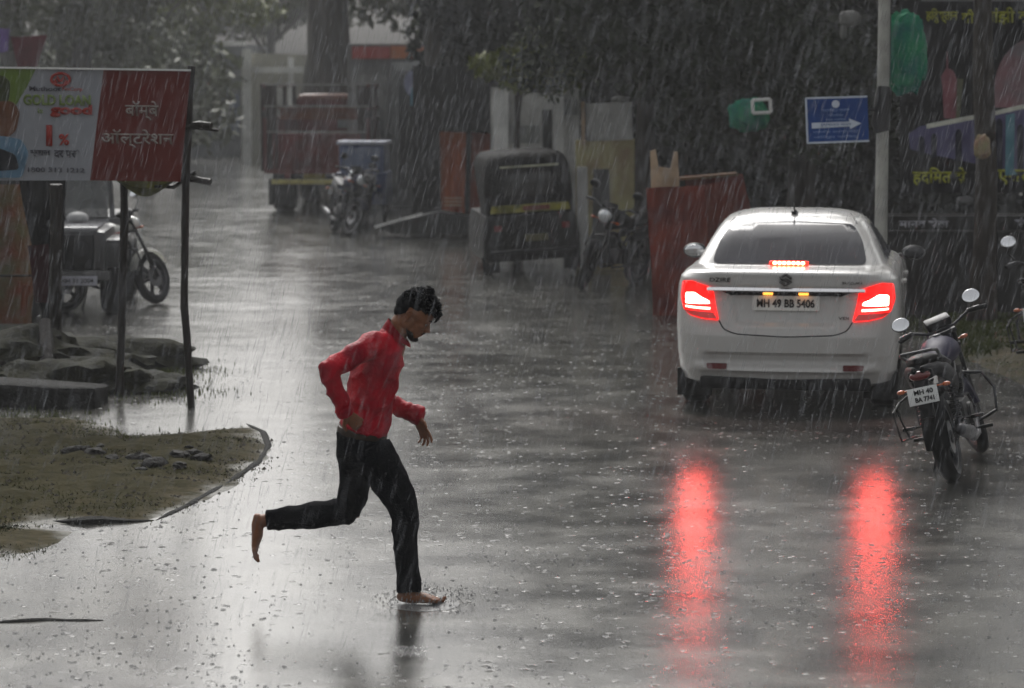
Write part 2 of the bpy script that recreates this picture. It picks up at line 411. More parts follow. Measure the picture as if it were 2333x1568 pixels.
# earth heaps and stones on the left
STONE = mat('wet_stone', (.018, .017, .015), .7, spec=.12, var=.5, vscale=14, bump=.8, bscale=30, col2=(.02, .019, .018))
CONC = mat('wet_concrete', (.055, .053, .05), .32, var=.4, vscale=6, bump=.6, bscale=25)
def lump(r, seed, rough=.35, sub=3, freq=1.6):
    bm = B(); bmesh.ops.create_icosphere(bm, subdivisions=sub, radius=1)
    for v in bm.verts:
        q = v.co.copy(); k = 1 + rough * noise.fractal(q * freq + Vector((seed, seed * .7, 0)), 1, 2, 4)
        v.co = Vector((q.x * k * r[0], q.y * k * r[1], max(-.25, q.z * k) * r[2]))
    return bm
for i, (U, V_, rx, ry, rz, lab) in enumerate(((70, 850, 1.05, .7, .34, 'dark wet earth heap by the leftmost post foot'), (265, 838, .70, .45, .25, 'dark wet earth heap behind the thin middle hoarding post'),
        (150, 885, .62, .5, .22, 'low muddy earth heap with a pale stone behind the slab'), (300, 886, .50, .36, .17, 'flat earth heap spreading in front of the hoarding posts'))):
    o = obj('earth_heap', lump((rx, ry, rz), i * 3.3 + 1, .45, 4, 1.8), MUD2, loc=G(U, V_)); tag(o, lab, 'earth heap', 'heaps of wet earth on the left verge')
bm = B(); box(bm, (0, 0, .09), (1.5, .45, .2), bev=.03)
bmesh.ops.subdivide_edges(bm, edges=bm.edges, cuts=4, use_grid_fill=True)
for v in bm.verts: v.co += Vector((noise.noise(v.co * 5), noise.noise(v.co * 5 + Vector((3, 0, 0))), noise.noise(v.co * 6 + Vector((0, 7, 0))))) * .025
o = obj('concrete_block', bm, KERB, loc=G(60, 928) + Vector((-.18, .2, 0)), rot=(0, R(3), R(-4))); tag(o, 'long dark concrete block lying at the left edge of the road', 'concrete block')
stones = [(180, 1048, .09, 'dark clod farthest left in the row of stones on the mud'), (215, 1050, .075, 'small dark clod second in the row of stones'), (255, 1062, .055, 'low brown clod third in the row of stones'),
          (320, 1062, .07, 'dark pebble before the long clod on the mud'), (352, 1076, .085, 'long dark clod nearest the road in the row'), (408, 1056, .075, 'dark round stone near the right end of the row'),
          (442, 1048, .05, 'small dark stone above the right end of the row'), (462, 1060, .06, 'flat stone at the right end of the row'), (410, 1078, .05, 'low clod below the round stone'), (322, 1086, .035, 'tiny dark stone lowest in the row'),
          (430, 1035, .03, 'tiny stone above the others on the verge'), (230, 1035, .04, 'little clod behind the leftmost stones')]
for i, (U, V_, r, lab) in enumerate(stones):
    o = obj('stone', lump((r * 1.5, r * 1.1, r * .75), i * 1.7, .4), STONE, loc=G(U, V_) + Vector((0, 0, .045)), rot=(0, 0, i)); o.scale = (.8, .8, .8); tag(o, lab, 'stone', 'dark stones strewn on the muddy verge')
# a crumpled clear wrapper on the wet road
bm = B(); bmesh.ops.create_grid(bm, x_segments=14, y_segments=10, size=.5)
for v in bm.verts: v.co = Vector((v.co.x * .15 * (1 + .5 * noise.noise(v.co * 4)), v.co.y * .2 * (1 + .6 * noise.noise(v.co * 5 + Vector((3, 0, 0)))), .012 + abs(noise.fractal(v.co * 5, 1, 2, 4)) * .035))
o = obj('plastic_wrapper', bm, mat('clear_plastic', (.5, .5, .5), .2, alpha=.22, bump=.6, bscale=40), loc=G(935, 1494)); tag(o, 'crumpled pale plastic wrapper on the wet road below the running man', 'wrapper')

# ------------------------------------------------------------------ the white sedan
CARP = mat('car_white', (.52, .51, .49), .26, var=.05, vscale=2, coat=.5)
def sedan():
    root = thing('white_car', 'white saloon car seen from behind with red brake lights glowing in the rain', 'car', (0, 0, 0))
    SL = [ # z, half width, y rear, y front, rx, ry rear, bow
        (.19, .70, .16, 3.72, .25, .35, .06), (.24, .80, .06, 3.86, .28, .40, .07), (.32, .84, .02, 3.93, .30, .42, .08), (.45, .855, .0, 3.98, .30, .42, .08), (.60, .862, .0, 3.99, .30, .42, .08),
        (.66, .866, .02, 3.99, .28, .42, .08), (.76, .868, .045, 3.97, .27, .42, .08), (.88, .866, .07, 3.92, .26, .42, .07), (.96, .858, .075, 3.75, .25, .40, .06), (1.03, .838, .055, 3.2, .25, .40, .05),
        (1.075, .80, .05, 3.0, .26, .42, .05), (1.098, .77, .09, 2.92, .28, .46, .06), (1.108, .745, .44, 2.86, .14, .36, .03), (1.15, .72, .50, 2.76, .13, .36, .03), (1.22, .685, .60, 2.6, .13, .36, .03), (1.30, .645, .72, 2.42, .13, .36, .03),
        (1.37, .605, .84, 2.24, .13, .36, .03), (1.42, .570, .94, 2.08, .14, .36, .03), (1.455, .53, 1.04, 1.98, .16, .34, .04), (1.48, .46, 1.16, 1.85, .18, .30, .05), (1.498, .34, 1.30, 1.72, .16, .2, .03), (1.505, .15, 1.42, 1.60, .08, .1, .01)]
    zs = []; z = SL[0][0]
    while z < SL[-1][0]:
        zs.append(z); z += .018 if z < 1.09 else .010
    zs += [s[0] for s in SL]; zs = sorted(set(round(q, 4) for q in zs))
    def at(z):
        for a, b in zip(SL[:-1], SL[1:]):
            if a[0] <= z <= b[0]:
                t = (z - a[0]) / (b[0] - a[0]); return [a[i] + (b[i] - a[i]) * t for i in range(1, 7)]
    bm = B(); rings = []
    for z in zs:
        wd, yr, yf, rx, ry, bow = at(z); half = []
        nR, nC, nS, nF = 26, 12, 40, 8; xe = wd - rx
        for i in range(nR): x = xe * i / nR; half.append((x, yr + bow * (x / wd) ** 2))
        y0 = yr + bow * (xe / wd) ** 2
        for i in range(nC + 1): a = math.pi / 2 * i / nC; half.append((xe + rx * math.sin(a), y0 + ry * (1 - math.cos(a))))
        ya = y0 + ry; rfx = min(.45, wd * .6); yb = yf - .5 if yf - .5 > ya + .1 else ya + .1
        for i in range(1, nS): half.append((wd, ya + (yb - ya) * i / nS))
        for i in range(nF + 1): a = math.pi / 2 * i / nF; half.append((wd - rfx * (1 - math.cos(a)), yb + (yf - yb) * math.sin(a)))
        for i in range(1, 6): half.append(((wd - rfx) * (1 - i / 5), yf))
        pts = []
        for (x, y) in half: pts.append((x, y))
        for (x, y) in half[-2:0:-1]: pts.append((-x, y))
        rings.append([bm.verts.new((x, y, z)) for x, y in pts])
    nn = len(rings[0])
    for a, b in zip(rings[:-1], rings[1:]):
        for k in range(nn):
            f = bm.faces.new((a[k], a[(k + 1) % nn], b[(k + 1) % nn], b[k]))
    bm.faces.new(rings[-1]); bm.faces.new(rings[0][::-1])
    for _ in range(2): bmesh.ops.smooth_vert(bm, verts=[v for v in bm.verts if v.co.z > .24], factor=.4, use_axis_x=True, use_axis_y=True, use_axis_z=True)
    ss = lambda a, b, x: max(0, min(1, (x - a) / (b - a))) ** 2 * (3 - 2 * max(0, min(1, (x - a) / (b - a))))
    for v in bm.verts:
        x, y, z = abs(v.co.x), v.co.y, v.co.z
        if y < .6:
            xl = .36 + (z - .66) * .25   # number plate recess
            v.co.y += .045 * (1 - ss(xl - .03, xl + .03, x)) * ss(.665, .71, z) * (1 - ss(.925, .945, z))
            v.co.y += .05 * (1 - ss(.56, .63, x)) * ss(.34, .37, z) * (1 - ss(.455, .475, z))    # bumper channel
            v.co.y -= .03 * (1 - ss(.66, .74, x)) * ss(.31, .345, z) * (1 - ss(.36, .41, z))
            v.co.y -= .022 * (1 - ss(.60, .80, x)) * ss(.945, .965, z) * (1 - ss(.985, 1.04, z)) * .6
    kill = [f for f in bm.faces if abs(f.calc_center_median().x) > .6 and any((f.calc_center_median().y - yc) ** 2 + (f.calc_center_median().z - .29) ** 2 < .345 ** 2 for yc in (.76, 3.19))]
    bmesh.ops.delete(bm, geom=kill, context='FACES')
    bmesh.ops.recalc_face_normals(bm, faces=bm.faces)
    bvh = BVHTree.FromBMesh(bm)
    body = obj('body', bm, CARP, root)
    mir = lambda P: [(-x, z) for x, z in P][::-1]
    # glass
    RG = rpoly([(-.60, 1.125), (.60, 1.125), (.555, 1.30), (.475, 1.412), (0, 1.432), (-.475, 1.412), (-.555, 1.30)], .05)
    tint = mat('tinted_glass', (.030, .030, .040), .12, var=.3, vscale=2, spec=.3)
    patch('rear_window', RG, bvh, tint, root, off=.003, step=.05)
    bmf = B()
    for s in (1, -1):
        for P in ([(1.05, 1.13), (1.95, 1.12), (1.95, 1.40), (1.30, 1.385)], [(2.0, 1.12), (2.55, 1.12), (2.15, 1.36), (2.0, 1.395)]):
            patch('side_window', P, bvh, GLASS, root, view='right' if s > 0 else 'left', off=.002, step=.08)
    # lamps
    LENS = mat('red_lens', (.55, .01, .01), .12, var=.1, coat=1, emis=(1, .004, .002), estr=1.1)
    LENS2 = mat('dark_red_lens', (.30, .01, .01), .12, var=.3, coat=1, emis=(1, .03, .02), estr=.16)
    HOT = mat('lit_brake_bulb', (1, .5, .4), .3, emis=(1, .085, .065), estr=50)
    HOT2 = mat('lit_light_guide', (1, .4, .3), .3, emis=(1, .08, .06), estr=26)
    Lp = [(-.81, 1.0), (-.72, 1.012), (-.60, .975), (-.555, .955), (-.535, .84), (-.505, .715), (-.62, .722), (-.735, .745), (-.795, .79), (-.825, .88)]
    for s in (0, 1):
        M_ = (lambda P: mir(P)) if s else (lambda P: P)
        t = patch('tail_light', M_(rpoly(Lp, .02)), bvh, LENS, root, off=.004, th=.012, step=.03)
        patch('lit_panel', M_(rpoly([(-.775, .915), (-.70, .922), (-.64, .885), (-.585, .862), (-.578, .84), (-.775, .835)], .012)), bvh, HOT, t, off=.014, step=.03)
        patch('light_guide', M_([(-.775, .818), (-.575, .812), (-.575, .795), (-.775, .805)]), bvh, HOT2, t, off=.014, step=.03)
        patch('lower_lens', M_(rpoly([(-.79, .785), (-.55, .775), (-.515, .725), (-.62, .730), (-.735, .752)], .01)), bvh, LENS2, t, off=.014, step=.03)
        patch('reflector', M_(rpoly([(-.60, .385), (-.44, .385), (-.44, .345), (-.59, .345)], .01)), bvh, mat('reflector_red', (.12, .012, .014), .15, coat=1), root, off=.006, step=.04)
    t = thing_part = None
    # high brake light behind the glass edge, reflected on the boot lid
    bm = B(); box(bm, (0, .455, 1.128), (.30, .05, .035), bev=.008); hb = obj('brake_light', bm, mat('brake_housing', (.3, .01, .01), .3, emis=(1, .02, .01), estr=2.2), root)
    for k in range(7):
        bm = B(); ell(bm, (-.108 + k * .036, .427, 1.132), (.015, .007, .012), seg=10, rings_=6); obj('lamp_bulb', bm, mat('lit_led', (1, .5, .4), .3, emis=(1, .16, .06), estr=40), hb)
    # chrome bar, dark strip under it, plate, badges
    bm = B(); cp = []
    for k in range(31):
        x = -.60 + 1.2 * k / 30; h = bvh.ray_cast(Vector((x, -5, .955)), Vector((0, 1, 0)))[0]; cp.append((x, h.y - .026, .957))
    rows = [[bm.verts.new((x, y + dy, .957 + dz)) for x, y, _ in cp] for dy, dz in ((.004, .012), (-.018, -.010), (-.012, -.018), (.02, -.016))]
    for i in range(4):
        for k in range(30): bm.faces.new((rows[i][k], rows[i][k + 1], rows[(i + 1) % 4][k + 1], rows[(i + 1) % 4][k]))
    obj('chrome_trim', bm, mat('bright_chrome', (.97, .97, .98), .15, 1., var=.01), root)
    patch('trim_recess', [(-.50, .940), (.50, .940), (.42, .905), (-.42, .905)], bvh, BLACK, root, off=.003, step=.05)
    pl = patch('number_plate', rpoly([(-.255, .905), (.255, .905), (.255, .795), (-.255, .795)], .01), bvh, mat('plate_white', (.80, .80, .76), .4, var=.1), root, off=.02, step=.06)
    yk = bvh.ray_cast(Vector((0, -5, .85)), Vector((0, 1, 0)))[0].y
    text('lettering', 'MH 49 BB 5406', .44, .066, BLACK, pl, facing((0, yk - .032, .850)), bold=.03)
    for x in (-.135, .135):
        bm = B(); box(bm, (x, yk - .028, .922), (.075, .03, .018), bev=.005); obj('plate_lamp', bm, mat('plate_lamp', (1, .5, .1), .4, emis=(1, .36, .05), estr=1.6), root)
    DB = mat('dark_badge', (.09, .085, .08), .3, .6)
    yb = lambda x, z: bvh.ray_cast(Vector((x, -5, z)), Vector((0, 1, 0)))[0].y - .004
    text('badge', 'DZIRE', .16, .032, DB, root, facing((-.50, yb(-.5, 1.03) - .004, 1.025), R(-3)), bold=.02)
    text('badge', 'SUZUKI', .15, .018, DB, root, facing((.50, yb(.5, 1.02) - .004, 1.012), R(3)), bold=.02)
    text('badge', 'VDi', .08, .022, DB, root, facing((.44, yb(.44, .75) - .006, .745), R(3)), bold=.02)
    bm = B()   # maker's mark: a slanted S of two folded bars
    for sgn in (1, -1):
        P = [Vector((x * sgn, z * sgn)) for x, z in ((-.045, .012), (.0, .042), (.045, .012), (.022, .010), (.0, .022), (-.018, .010), (.022, -.016), (.045, -.012 if 0 else -.006), (.012, .012))]
        for a, b, w_ in (((-.045, .010), (0, .042), .011), ((0, .042), (.045, .012), .011), ((-.045, .010), (.030, -.016), .011)):
            a = Vector(a) * sgn; b = Vector(b) * sgn; tube(bm, [(a.x, yb(0, 1.03) - .006, 1.032 + a.y), (b.x, yb(0, 1.03) - .006, 1.032 + b.y)], w_, 6)
    obj('emblem', bm, DB, root)
    # seams: boot lid outline and roof joints
    def seam(P, name, r=.005, m=None, par=root):
        bm = B(); pts = []
        for a, b in zip(P[:-1], P[1:]):
            k = max(1, int(math.dist(a, b) / .03))
            for t in range(k): pts.append((a[0] + (b[0] - a[0]) * t / k, a[1] + (b[1] - a[1]) * t / k))
        pts.append(P[-1]); W = []
        for x, z in pts:
            h = bvh.ray_cast(Vector((x, -5, z)), Vector((0, 1, 0)))[0]
            if h is not None: W.append(h - Vector((0, .001, 0)))
        tube(bm, W, r, 6); return obj(name, bm, m or BLACK, par)
    q = rpoly([(-.505, .712), (-.47, .65), (-.38, .615), (0, .600), (.38, .615), (.47, .65), (.505, .712)], .05)[5:-5]
    seam([(-.505, .712)] + [(p.x, p.y) for p in q] + [(.505, .712)], 'boot_seam')
    for s in (-1, 1): seam([(s * .50, 1.41), (s * .475, 1.44), (s * .44, 1.475)], 'roof_seam', .006)
    # lower valance, wheels, flaps, exhaust
    bm = B(); box(bm, (0, .16, .235), (1.30, .24, .10), bev=.03); box(bm, (0, 2, .27), (1.5, 3.4, .12)); obj('underbody', bm, BLACK, root)
    def wheel(x, y):
        bm = B(); disc_lathe(bm, [(.18, -.09), (.27, -.1), (.295, -.08), (.302, -.04), (.302, .04), (.295, .08), (.27, .1), (.18, .09)], (x, y, .302)); o = obj('wheel', bm, RUBBER, root)
        bm = B(); sx = 1 if x > 0 else -1
        disc_lathe(bm, [(.17, -.07), (.185, -.07), (.185, .07), (.17, .07)], (x, y, .302)); disc_lathe(bm, [(.0, .05 * sx), (.05, .06 * sx), (.05, .03 * sx), (.0, .03 * sx)], (x, y, .302), seg=16)
        for k in range(7):
            a = k * 2 * math.pi / 7; box(bm, (x + .055 * sx, y + math.cos(a) * .11, .302 + math.sin(a) * .11), (.02, .14, .04), rot=(a, 0, 0))
        obj('rim', bm, STEEL, o)
    for x in (-.735, .735):
        for y in (.76, 3.19): wheel(x, y)
        bm = B(); box(bm, (x * .98, .40, .20), (.27, .012, .22), rot=(R(4), 0, 0), bev=.004); obj('mud_flap', bm, RUBBER, root)
    bm = B(); tube(bm, [(-.42, .1, .2), (-.42, .5, .22)], .025); obj('exhaust', bm, STEEL, root)
    for s in (-1, 1):
        bm = B(); ell(bm, (s * .93, 2.55, 1.08), (.10, .05, .065)); tube(bm, [(s * .78, 2.6, 1.05), (s * .9, 2.58, 1.06)], .02)
        wm = obj('wing_mirror', bm, BLACK, root)
        bm = B(); ell(bm, (s * .93, 2.51, 1.08), (.085, .015, .052)); obj('mirror_glass', bm, CHROME if s < 0 else GLASS, wm)
        for yy in (1.55, 2.45): bm = B(); box(bm, (s * .875, yy, .92), (.03, .18, .028), bev=.01); obj('door_handle', bm, CARP, root)
    bm = B(); ell(bm, (0, 1.15, 1.488), (.028, .05, .02)); tube(bm, [(0, 1.15, 1.49), (0, 1.02, 1.575)], [.008, .005]); obj('antenna', bm, BLACK, root)
    return root
car = sedan()
CY = 19.35
pc = Dp(784, 400, CY); car.location = (pc.x, CY, 0); car.rotation_euler = (0, 0, R(-9.5))
# rain spray lit by the lamps comes from the lamps' own light
# ------------------------------------------------------------------ the running man
def person():
    foot = Gp((900 + 850 / 1.081) / 4, (1050 + 1476 / 1.081) / 4); YP = foot.y + .09
    root = thing('person', 'barefoot man in a red shirt and black trousers running across the wet road', 'person', foot)
    W = lambda cx, cy, dy=0.: Dp((900 + cx / 1.081) / 4, (1050 + cy / 1.081) / 4, YP + dy) - foot
    mp = YP / F / 4 / 1.081 * 1.005                    # metres per crop pixel
    DEP = (0, 1, 0)
    def limb(bm, pts, seg=18, rc=True):                # (cx, cy, dy, r in px, depth radius m)
        tube(bm, [W(p[0], p[1], p[2]) for p in pts], [p[3] * mp for p in pts], seg, flat=[p[4] for p in pts], axis=DEP, round_caps=rc)
    SKIN = mat('skin', (.215, .088, .040), .45, spec=.3, var=.2, vscale=30, bump=.15, bscale=120)
    # body, one continuous surface -------------------------------------------------
    bm = B()
    limb(bm, [(745, 290, 0, 44, .052), (728, 335, 0, 60, .07), (700, 380, 0, 78, .15), (665, 440, 0, 96, .14), (648, 520, 0, 92, .135), (625, 620, 0, 88, .128), (603, 700, 0, 92, .14), (590, 780, 0, 92, .15)])
    limb(bm, [(640, 860, -.06, 50, .06), (722, 960, -.10, 60, .070), (770, 1075, -.10, 50, .058), (782, 1180, -.095, 44, .055), (790, 1300, -.09, 34, .042), (795, 1400, -.09, 30, .034)])
    limb(bm, [(580, 850, .06, 50, .06), (560, 950, .095, 58, .07), (545, 1070, .10, 50, .055), (430, 1088, .10, 46, .052), (300, 1102, .095, 36, .042), (185, 1112, .09, 28, .034)])
    limb(bm, [(610, 375, -.17, 44, .05), (515, 425, -.22, 38, .045), (448, 470, -.26, 32, .036), (480, 560, -.245, 30, .034), (520, 640, -.215, 23, .027)])
    limb(bm, [(700, 385, .15, 44, .05), (690, 500, .20, 38, .045), (690, 590, .22, 32, .036), (755, 625, .20, 29, .032), (820, 662, .17, 23, .026)])
    # front foot, flat on the road
    fy = -.09
    limb(bm, [(796, 1395, fy, 30, .034), (790, 1432, fy, 30, .033)], 14)
    limb(bm, [(764, 1444, fy, 23, .028), (800, 1446, fy, 28, .033), (850, 1449, fy - .004, 24, .038), (895, 1456, fy - .008, 17, .044), (918, 1461, fy - .008, 12, .044)], 14)
    for k in range(5):
        o = -.045 + k * .021; L_ = (944, 936, 930, 924, 918)[4 - k] if 0 else (918, 924, 930, 936, 950)[k]; r = (.0075, .0078, .008, .0085, .012)[k]
        # the man's right foot: little toe towards the camera, great toe on the far side
        a = W(905, 1462, fy + o - .003); b = W(L_ - 10, 1464, fy + o - .004); c = W(L_, (1459 if k < 4 else 1450), fy + o - .004)
        tube(bm, [a, b, c], [r * 1.1, r, r * .85], 10, round_caps=True)
    # trailing foot, sole to the left, toes down
    by = .09
    limb(bm, [(190, 1112, by, 30, .034), (160, 1118, by, 30, .034)], 14)
    limb(bm, [(140, 1102, by, 19, .028), (141, 1130, by, 27, .032), (140, 1180, by + .002, 25, .037), (131, 1225, by + .004, 17, .042), (130, 1248, by + .004, 13, .042)], 14)
    for k in range(5):
        o = .042 - k * .020; r = (.0075, .0078, .008, .0085, .012)[k]; e = (1268, 1272, 1276, 1280, 1290)[k]
        tube(bm, [W(128, 1244, by + o), W(133, e - 12, by + o), W(144, e, by + o)], [r * 1.1, r, r * .85], 10, round_caps=True)
    # hands
    def hand(Wp, d, n, thumb=1, curl=(.5, .55, .6, .65), spread=.06, sc_=1.0):
        d = Vector(d).normalized(); n = Vector(n); n = (n - d * n.dot(d)).normalized(); s = d.cross(n) * thumb
        tube(bm, [Wp - d * .02, Wp + d * .02, Wp + d * .055 * sc_, Wp + d * .088 * sc_], [.024, .031 * sc_, .039 * sc_, .037 * sc_], 14, flat=[.020, .015, .014, .012], axis=n, round_caps=True)
        for k in range(4):
            off = (-.030 + k * .0205) * sc_; L_ = (.060, .074, .080, .072)[k] * sc_; r = (.0072, .0082, .0085, .0082)[k]
            p = Wp + d * (.082 + (0 if k else -.006)) * sc_ + s * off; dd = (d + s * (k - 1.5) * spread).normalized(); pts = [p - dd * .012, p]; a = curl[k] * .35
            for f_ in (.46, .30, .24):
                a += 0; q = (dd * math.cos(a) + n * math.sin(a)); p = p + q * L_ * f_; pts.append(p); a += curl[k]
            tube(bm, pts, [r * 1.1, r * 1.1, r, r * .93, r * .8], 10, round_caps=True)
        p = Wp + d * .028 + s * .030; t1 = (d * .55 + s * .7 + n * .25).normalized(); t2 = (d * .85 + s * .3 + n * .35).normalized()
        tube(bm, [p - t1 * .015, p, p + t1 * .034, p + t1 * .034 + t2 * .03], [.013, .0125, .0105, .008], 10, round_caps=True)
    # left (far) hand: hanging forward, fingers down and bent
    wl = W(824, 668, .165); hand(wl, W(868, 748, .15) - wl, Vector((-.55, -.62, -.45)), thumb=-1, curl=(.62, .5, .38, .25), spread=.13)
    # right (near) hand gripping at the back of the waistband
    wr = W(522, 648, -.212); hand(wr, W(582, 706, -.185) - wr, Vector((.1, 1, -.1)), thumb=-1, curl=(.8, .8, .75, .7), spread=.05, sc_=.85)
    # head: canonical frame -> tilted down 37 degrees
    H0 = Dp((1250 + 1550 / 3.92) / 4, (1100 + 639 / 3.92) / 4, YP) - foot
    fw = Vector((.796, 0, -.605)); up = Vector((.605, 0, .796)); lat = Vector((0, -1, 0))
    MH = Matrix.Translation(H0) @ Matrix(((fw.x, lat.x, up.x, 0), (fw.y, lat.y, up.y, 0), (fw.z, lat.z, up.z, 0), (0, 0, 0, 1)))
    Hp = lambda x, y, z: MH @ Vector((x, y, z))
    def he(c, r, rot=(0, 0, 0), b=None): ell(b or bm, (0, 0, 0), (1, 1, 1), MH @ Matrix.Translation(c) @ Matrix.Rotation(rot[1], 4, 'Y') @ Matrix.Rotation(rot[2], 4, 'Z') @ Matrix.Diagonal((*r, 1)), 20, 14)
    he((0, 0, .045), (.097, .075, .078)); he((.045, 0, .03), (.052, .064, .062)); he((.05, 0, -.02), (.046, .052, .058)); he((.055, 0, -.058), (.038, .040, .034))
    he((.025, 0, -.045), (.05, .055, .03), (0, .35, 0)); he((.078, 0, -.078), (.016, .022, .015)); he((.083, 0, .034), (.014, .05, .011))
    for s in (-1, 1): he((.062, s * .038, -.008), (.026, .020, .016)); he((.0, s * .055, -.03), (.03, .012, .035), (0, .3, 0))
    tube(bm, [Hp(.088, 0, .022), Hp(.100, 0, .002), Hp(.112, 0, -.012), Hp(.100, 0, -.020)], [.008, .010, .0115, .010], 12, round_caps=True)
    for s in (-1, 1): he((.100, s * .011, -.017), (.010, .0075, .0075))
    he((.094, 0, -.037), (.010, .024, .0065)); he((.091, 0, -.050), (.010, .021, .007))
    tube(bm, [Hp(-.018, 0, -.01), Hp(-.020, 0, -.06), W(757, 303, 0)], [.054, .050, .048], 18, flat=[.056, .055, .055], axis=DEP)
    for s in (-1, 1):
        tube(bm, [Hp(-.008, s * .074, -.022), Hp(-.004, s * .080, -.005), Hp(-.006, s * .084, .014), Hp(-.018, s * .086, .024), Hp(-.028, s * .084, .010), Hp(-.020, s * .078, -.012)], [.007, .0065, .0065, .0065, .0065, .006], 8, round_caps=True)
        he((-.014, s * .076, .004), (.012, .006, .018))
    body = remesh(bm, .0042, 4, .5)
    obj('body', body, SKIN, root)
    # face details
    for s in (-1, 1):
        e = B(); he((.0765, s * .032, .011), (.011, .0115, .0085), b=e); eo = obj('eye', e, mat('eye_white', (.30, .27, .24), .35, var=.05), root)
        e = B(); he((.0865, s * .032, .010), (.003, .0055, .0055), b=e); obj('iris', e, mat('iris_brown', (.02, .010, .006), .1), eo)
    HAIR = mat('black_hair', (.003, .003, .004), .7, var=.4, vscale=60, spec=.03)
    bm = B()
    for s in (-1, 1): tube(bm, [Hp(.096, s * .012, .034), Hp(.094, s * .03, .040), Hp(.084, s * .048, .036)], [.004, .0045, .0025], 6)
    obj('eyebrows', bm, HAIR, root)
    # hair cap + curls
    bm = B()
    he((-.004, 0, .062), (.101, .078, .074), (0, -.12, 0)); he((-.045, 0, .035), (.062, .070, .062)); he((-.052, 0, -.005), (.040, .062, .046)); he((.050, 0, .098), (.052, .062, .040), (0, .25, 0)); he((.02, 0, .125), (.055, .055, .022)); he((.078, 0, .082), (.032, .052, .026), (0, .5, 0))
    cut = remesh(bm, .0045, 2)
    bm = B(); bm.from_mesh(cut); bpy.data.meshes.remove(cut); Mi = MH.inverted(); dele = []
    for v in bm.verts:
        q = Mi @ v.co
        hl = .052 - .2 * max(0, q.x - .03) if q.x > .02 else (.050 - (.02 - q.x) * 1.05)      # hair line by height, lower towards the nape
        if q.x > .055: hl = .066
        if q.z < hl: dele.append(v)
    bmesh.ops.delete(bm, geom=dele, context='VERTS')
    for v in bm.verts: v.co += v.co.normalized() * noise.noise(v.co * 60) * .003
    rnd = random.Random(3)
    for i in range(460):
        a = rnd.uniform(-2.6, 2.6); el_ = rnd.uniform(.05, 1.5); dx = Vector((math.cos(el_) * math.cos(a), math.cos(el_) * math.sin(a), math.sin(el_)))
        base = Vector((-.004 + dx.x * .105, dx.y * .078, .060 + dx.z * .080))
        front = max(0, dx.x); 
        if base.z < (.066 if base.x > .05 else .05 - max(0, .02 - base.x)): continue
        l = rnd.uniform(.006, .014) * (1 + front * .8); k = Vector((rnd.gauss(0, .5), rnd.gauss(0, .5), rnd.gauss(0, .4)))
        d1 = (dx + k * .5).normalized(); d2 = (d1 + k + Vector((front * .6, 0, -.5 * front))).normalized()
        tube(bm, [MH @ base, MH @ (base + d1 * l * .5), MH @ (base + d1 * l * .5 + d2 * l * .5), MH @ (base + d1 * l * .4 + d2 * l * .9 + Vector((k.x, 0, k.z)) * .004)], [.0055, .0045, .003, .0012], 5)
    # standing tuft on the crown and the fringe over the brow
    for (pts) in ([(.0, 0, .135), (-.012, .004, .158), (.006, .006, .170), (.024, .0, .160)], [(.01, -.01, .135), (.004, -.012, .160), (-.014, -.01, .166), (-.028, 0, .158)], [(.015, .01, .136), (.016, .01, .155), (.0, .012, .166)]):
        tube(bm, [Hp(*p) for p in pts], [.011, .008, .006, .002][:len(pts)], 6)
    for i in range(26):
        y = rnd.uniform(-.05, .05); z = rnd.uniform(.075, .105); tube(bm, [Hp(.08, y, z), Hp(.108 + rnd.uniform(-.004, .008), y, z - .008), Hp(.112 + rnd.uniform(-.006, .006), y + rnd.gauss(0, .004), z - rnd.uniform(.020, .036))], [.008, .0065, .0015], 5)
    obj('hair', bm, HAIR, root)
    # beard and moustache
    bm = B(); he((.080, 0, -.080), (.021, .026, .017), b=bm); he((.062, 0, -.084), (.028, .036, .016), (0, .25, 0), b=bm)
    for s in (-1, 1): he((.040, s * .034, -.066), (.034, .015, .016), (0, .45, 0), b=bm); he((.012, s * .048, -.035), (.014, .008, .026), b=bm)
    tube(bm, [Hp(.092, -.024, -.042), Hp(.101, -.010, -.030), Hp(.103, 0, -.029), Hp(.101, .010, -.030), Hp(.092, .024, -.042)], [.004, .006, .006, .006, .004], 8)
    be = remesh(bm, .004, 2); displace(be, lambda p: noise.noise(p * 160) * .0025); obj('beard', be, mat('dark_beard', (.014, .010, .008), .6, var=.5, vscale=90), root)
    # shirt -------------------------------------------------------------------------
    SHIRT = mat('red_cotton', (.44, .001, .014), .45, var=.45, vscale=9, bump=.35, bscale=70, spec=.12, col2=(.21, .002, .014))
    bm = B()
    limb(bm, [(724, 300, 0, 50, .060), (712, 335, 0, 72, .10), (692, 375, 0, 92, .155), (664, 430, 0, 108, .165), (646, 490, 0, 110, .158), (634, 560, 0, 106, .150), (620, 630, 0, 102, .148), (606, 690, 0, 107, .158), (598, 722, 0, 108, .163)], 28, rc=False)
    limb(bm, [(700, 365, -.06, 60, .06), (640, 360, -.14, 58, .058), (600, 378, -.185, 54, .058), (520, 422, -.23, 47, .054), (455, 462, -.265, 41, .050), (452, 478, -.268, 41, .05), (478, 555, -.25, 39, .045), (508, 625, -.225, 34, .038), (520, 652, -.215, 31, .034)], rc=False)
    ell(bm, W(448, 467, -.266), (44 * mp, .048, 44 * mp))
    limb(bm, [(715, 370, .06, 60, .06), (700, 380, .14, 58, .058), (695, 430, .18, 52, .056), (690, 520, .215, 46, .052), (690, 585, .225, 44, .05), (720, 615, .215, 42, .048), (775, 635, .19, 36, .042), (815, 652, .175, 34, .038)], rc=False)
    sh = remesh(bm, .0065, 5)
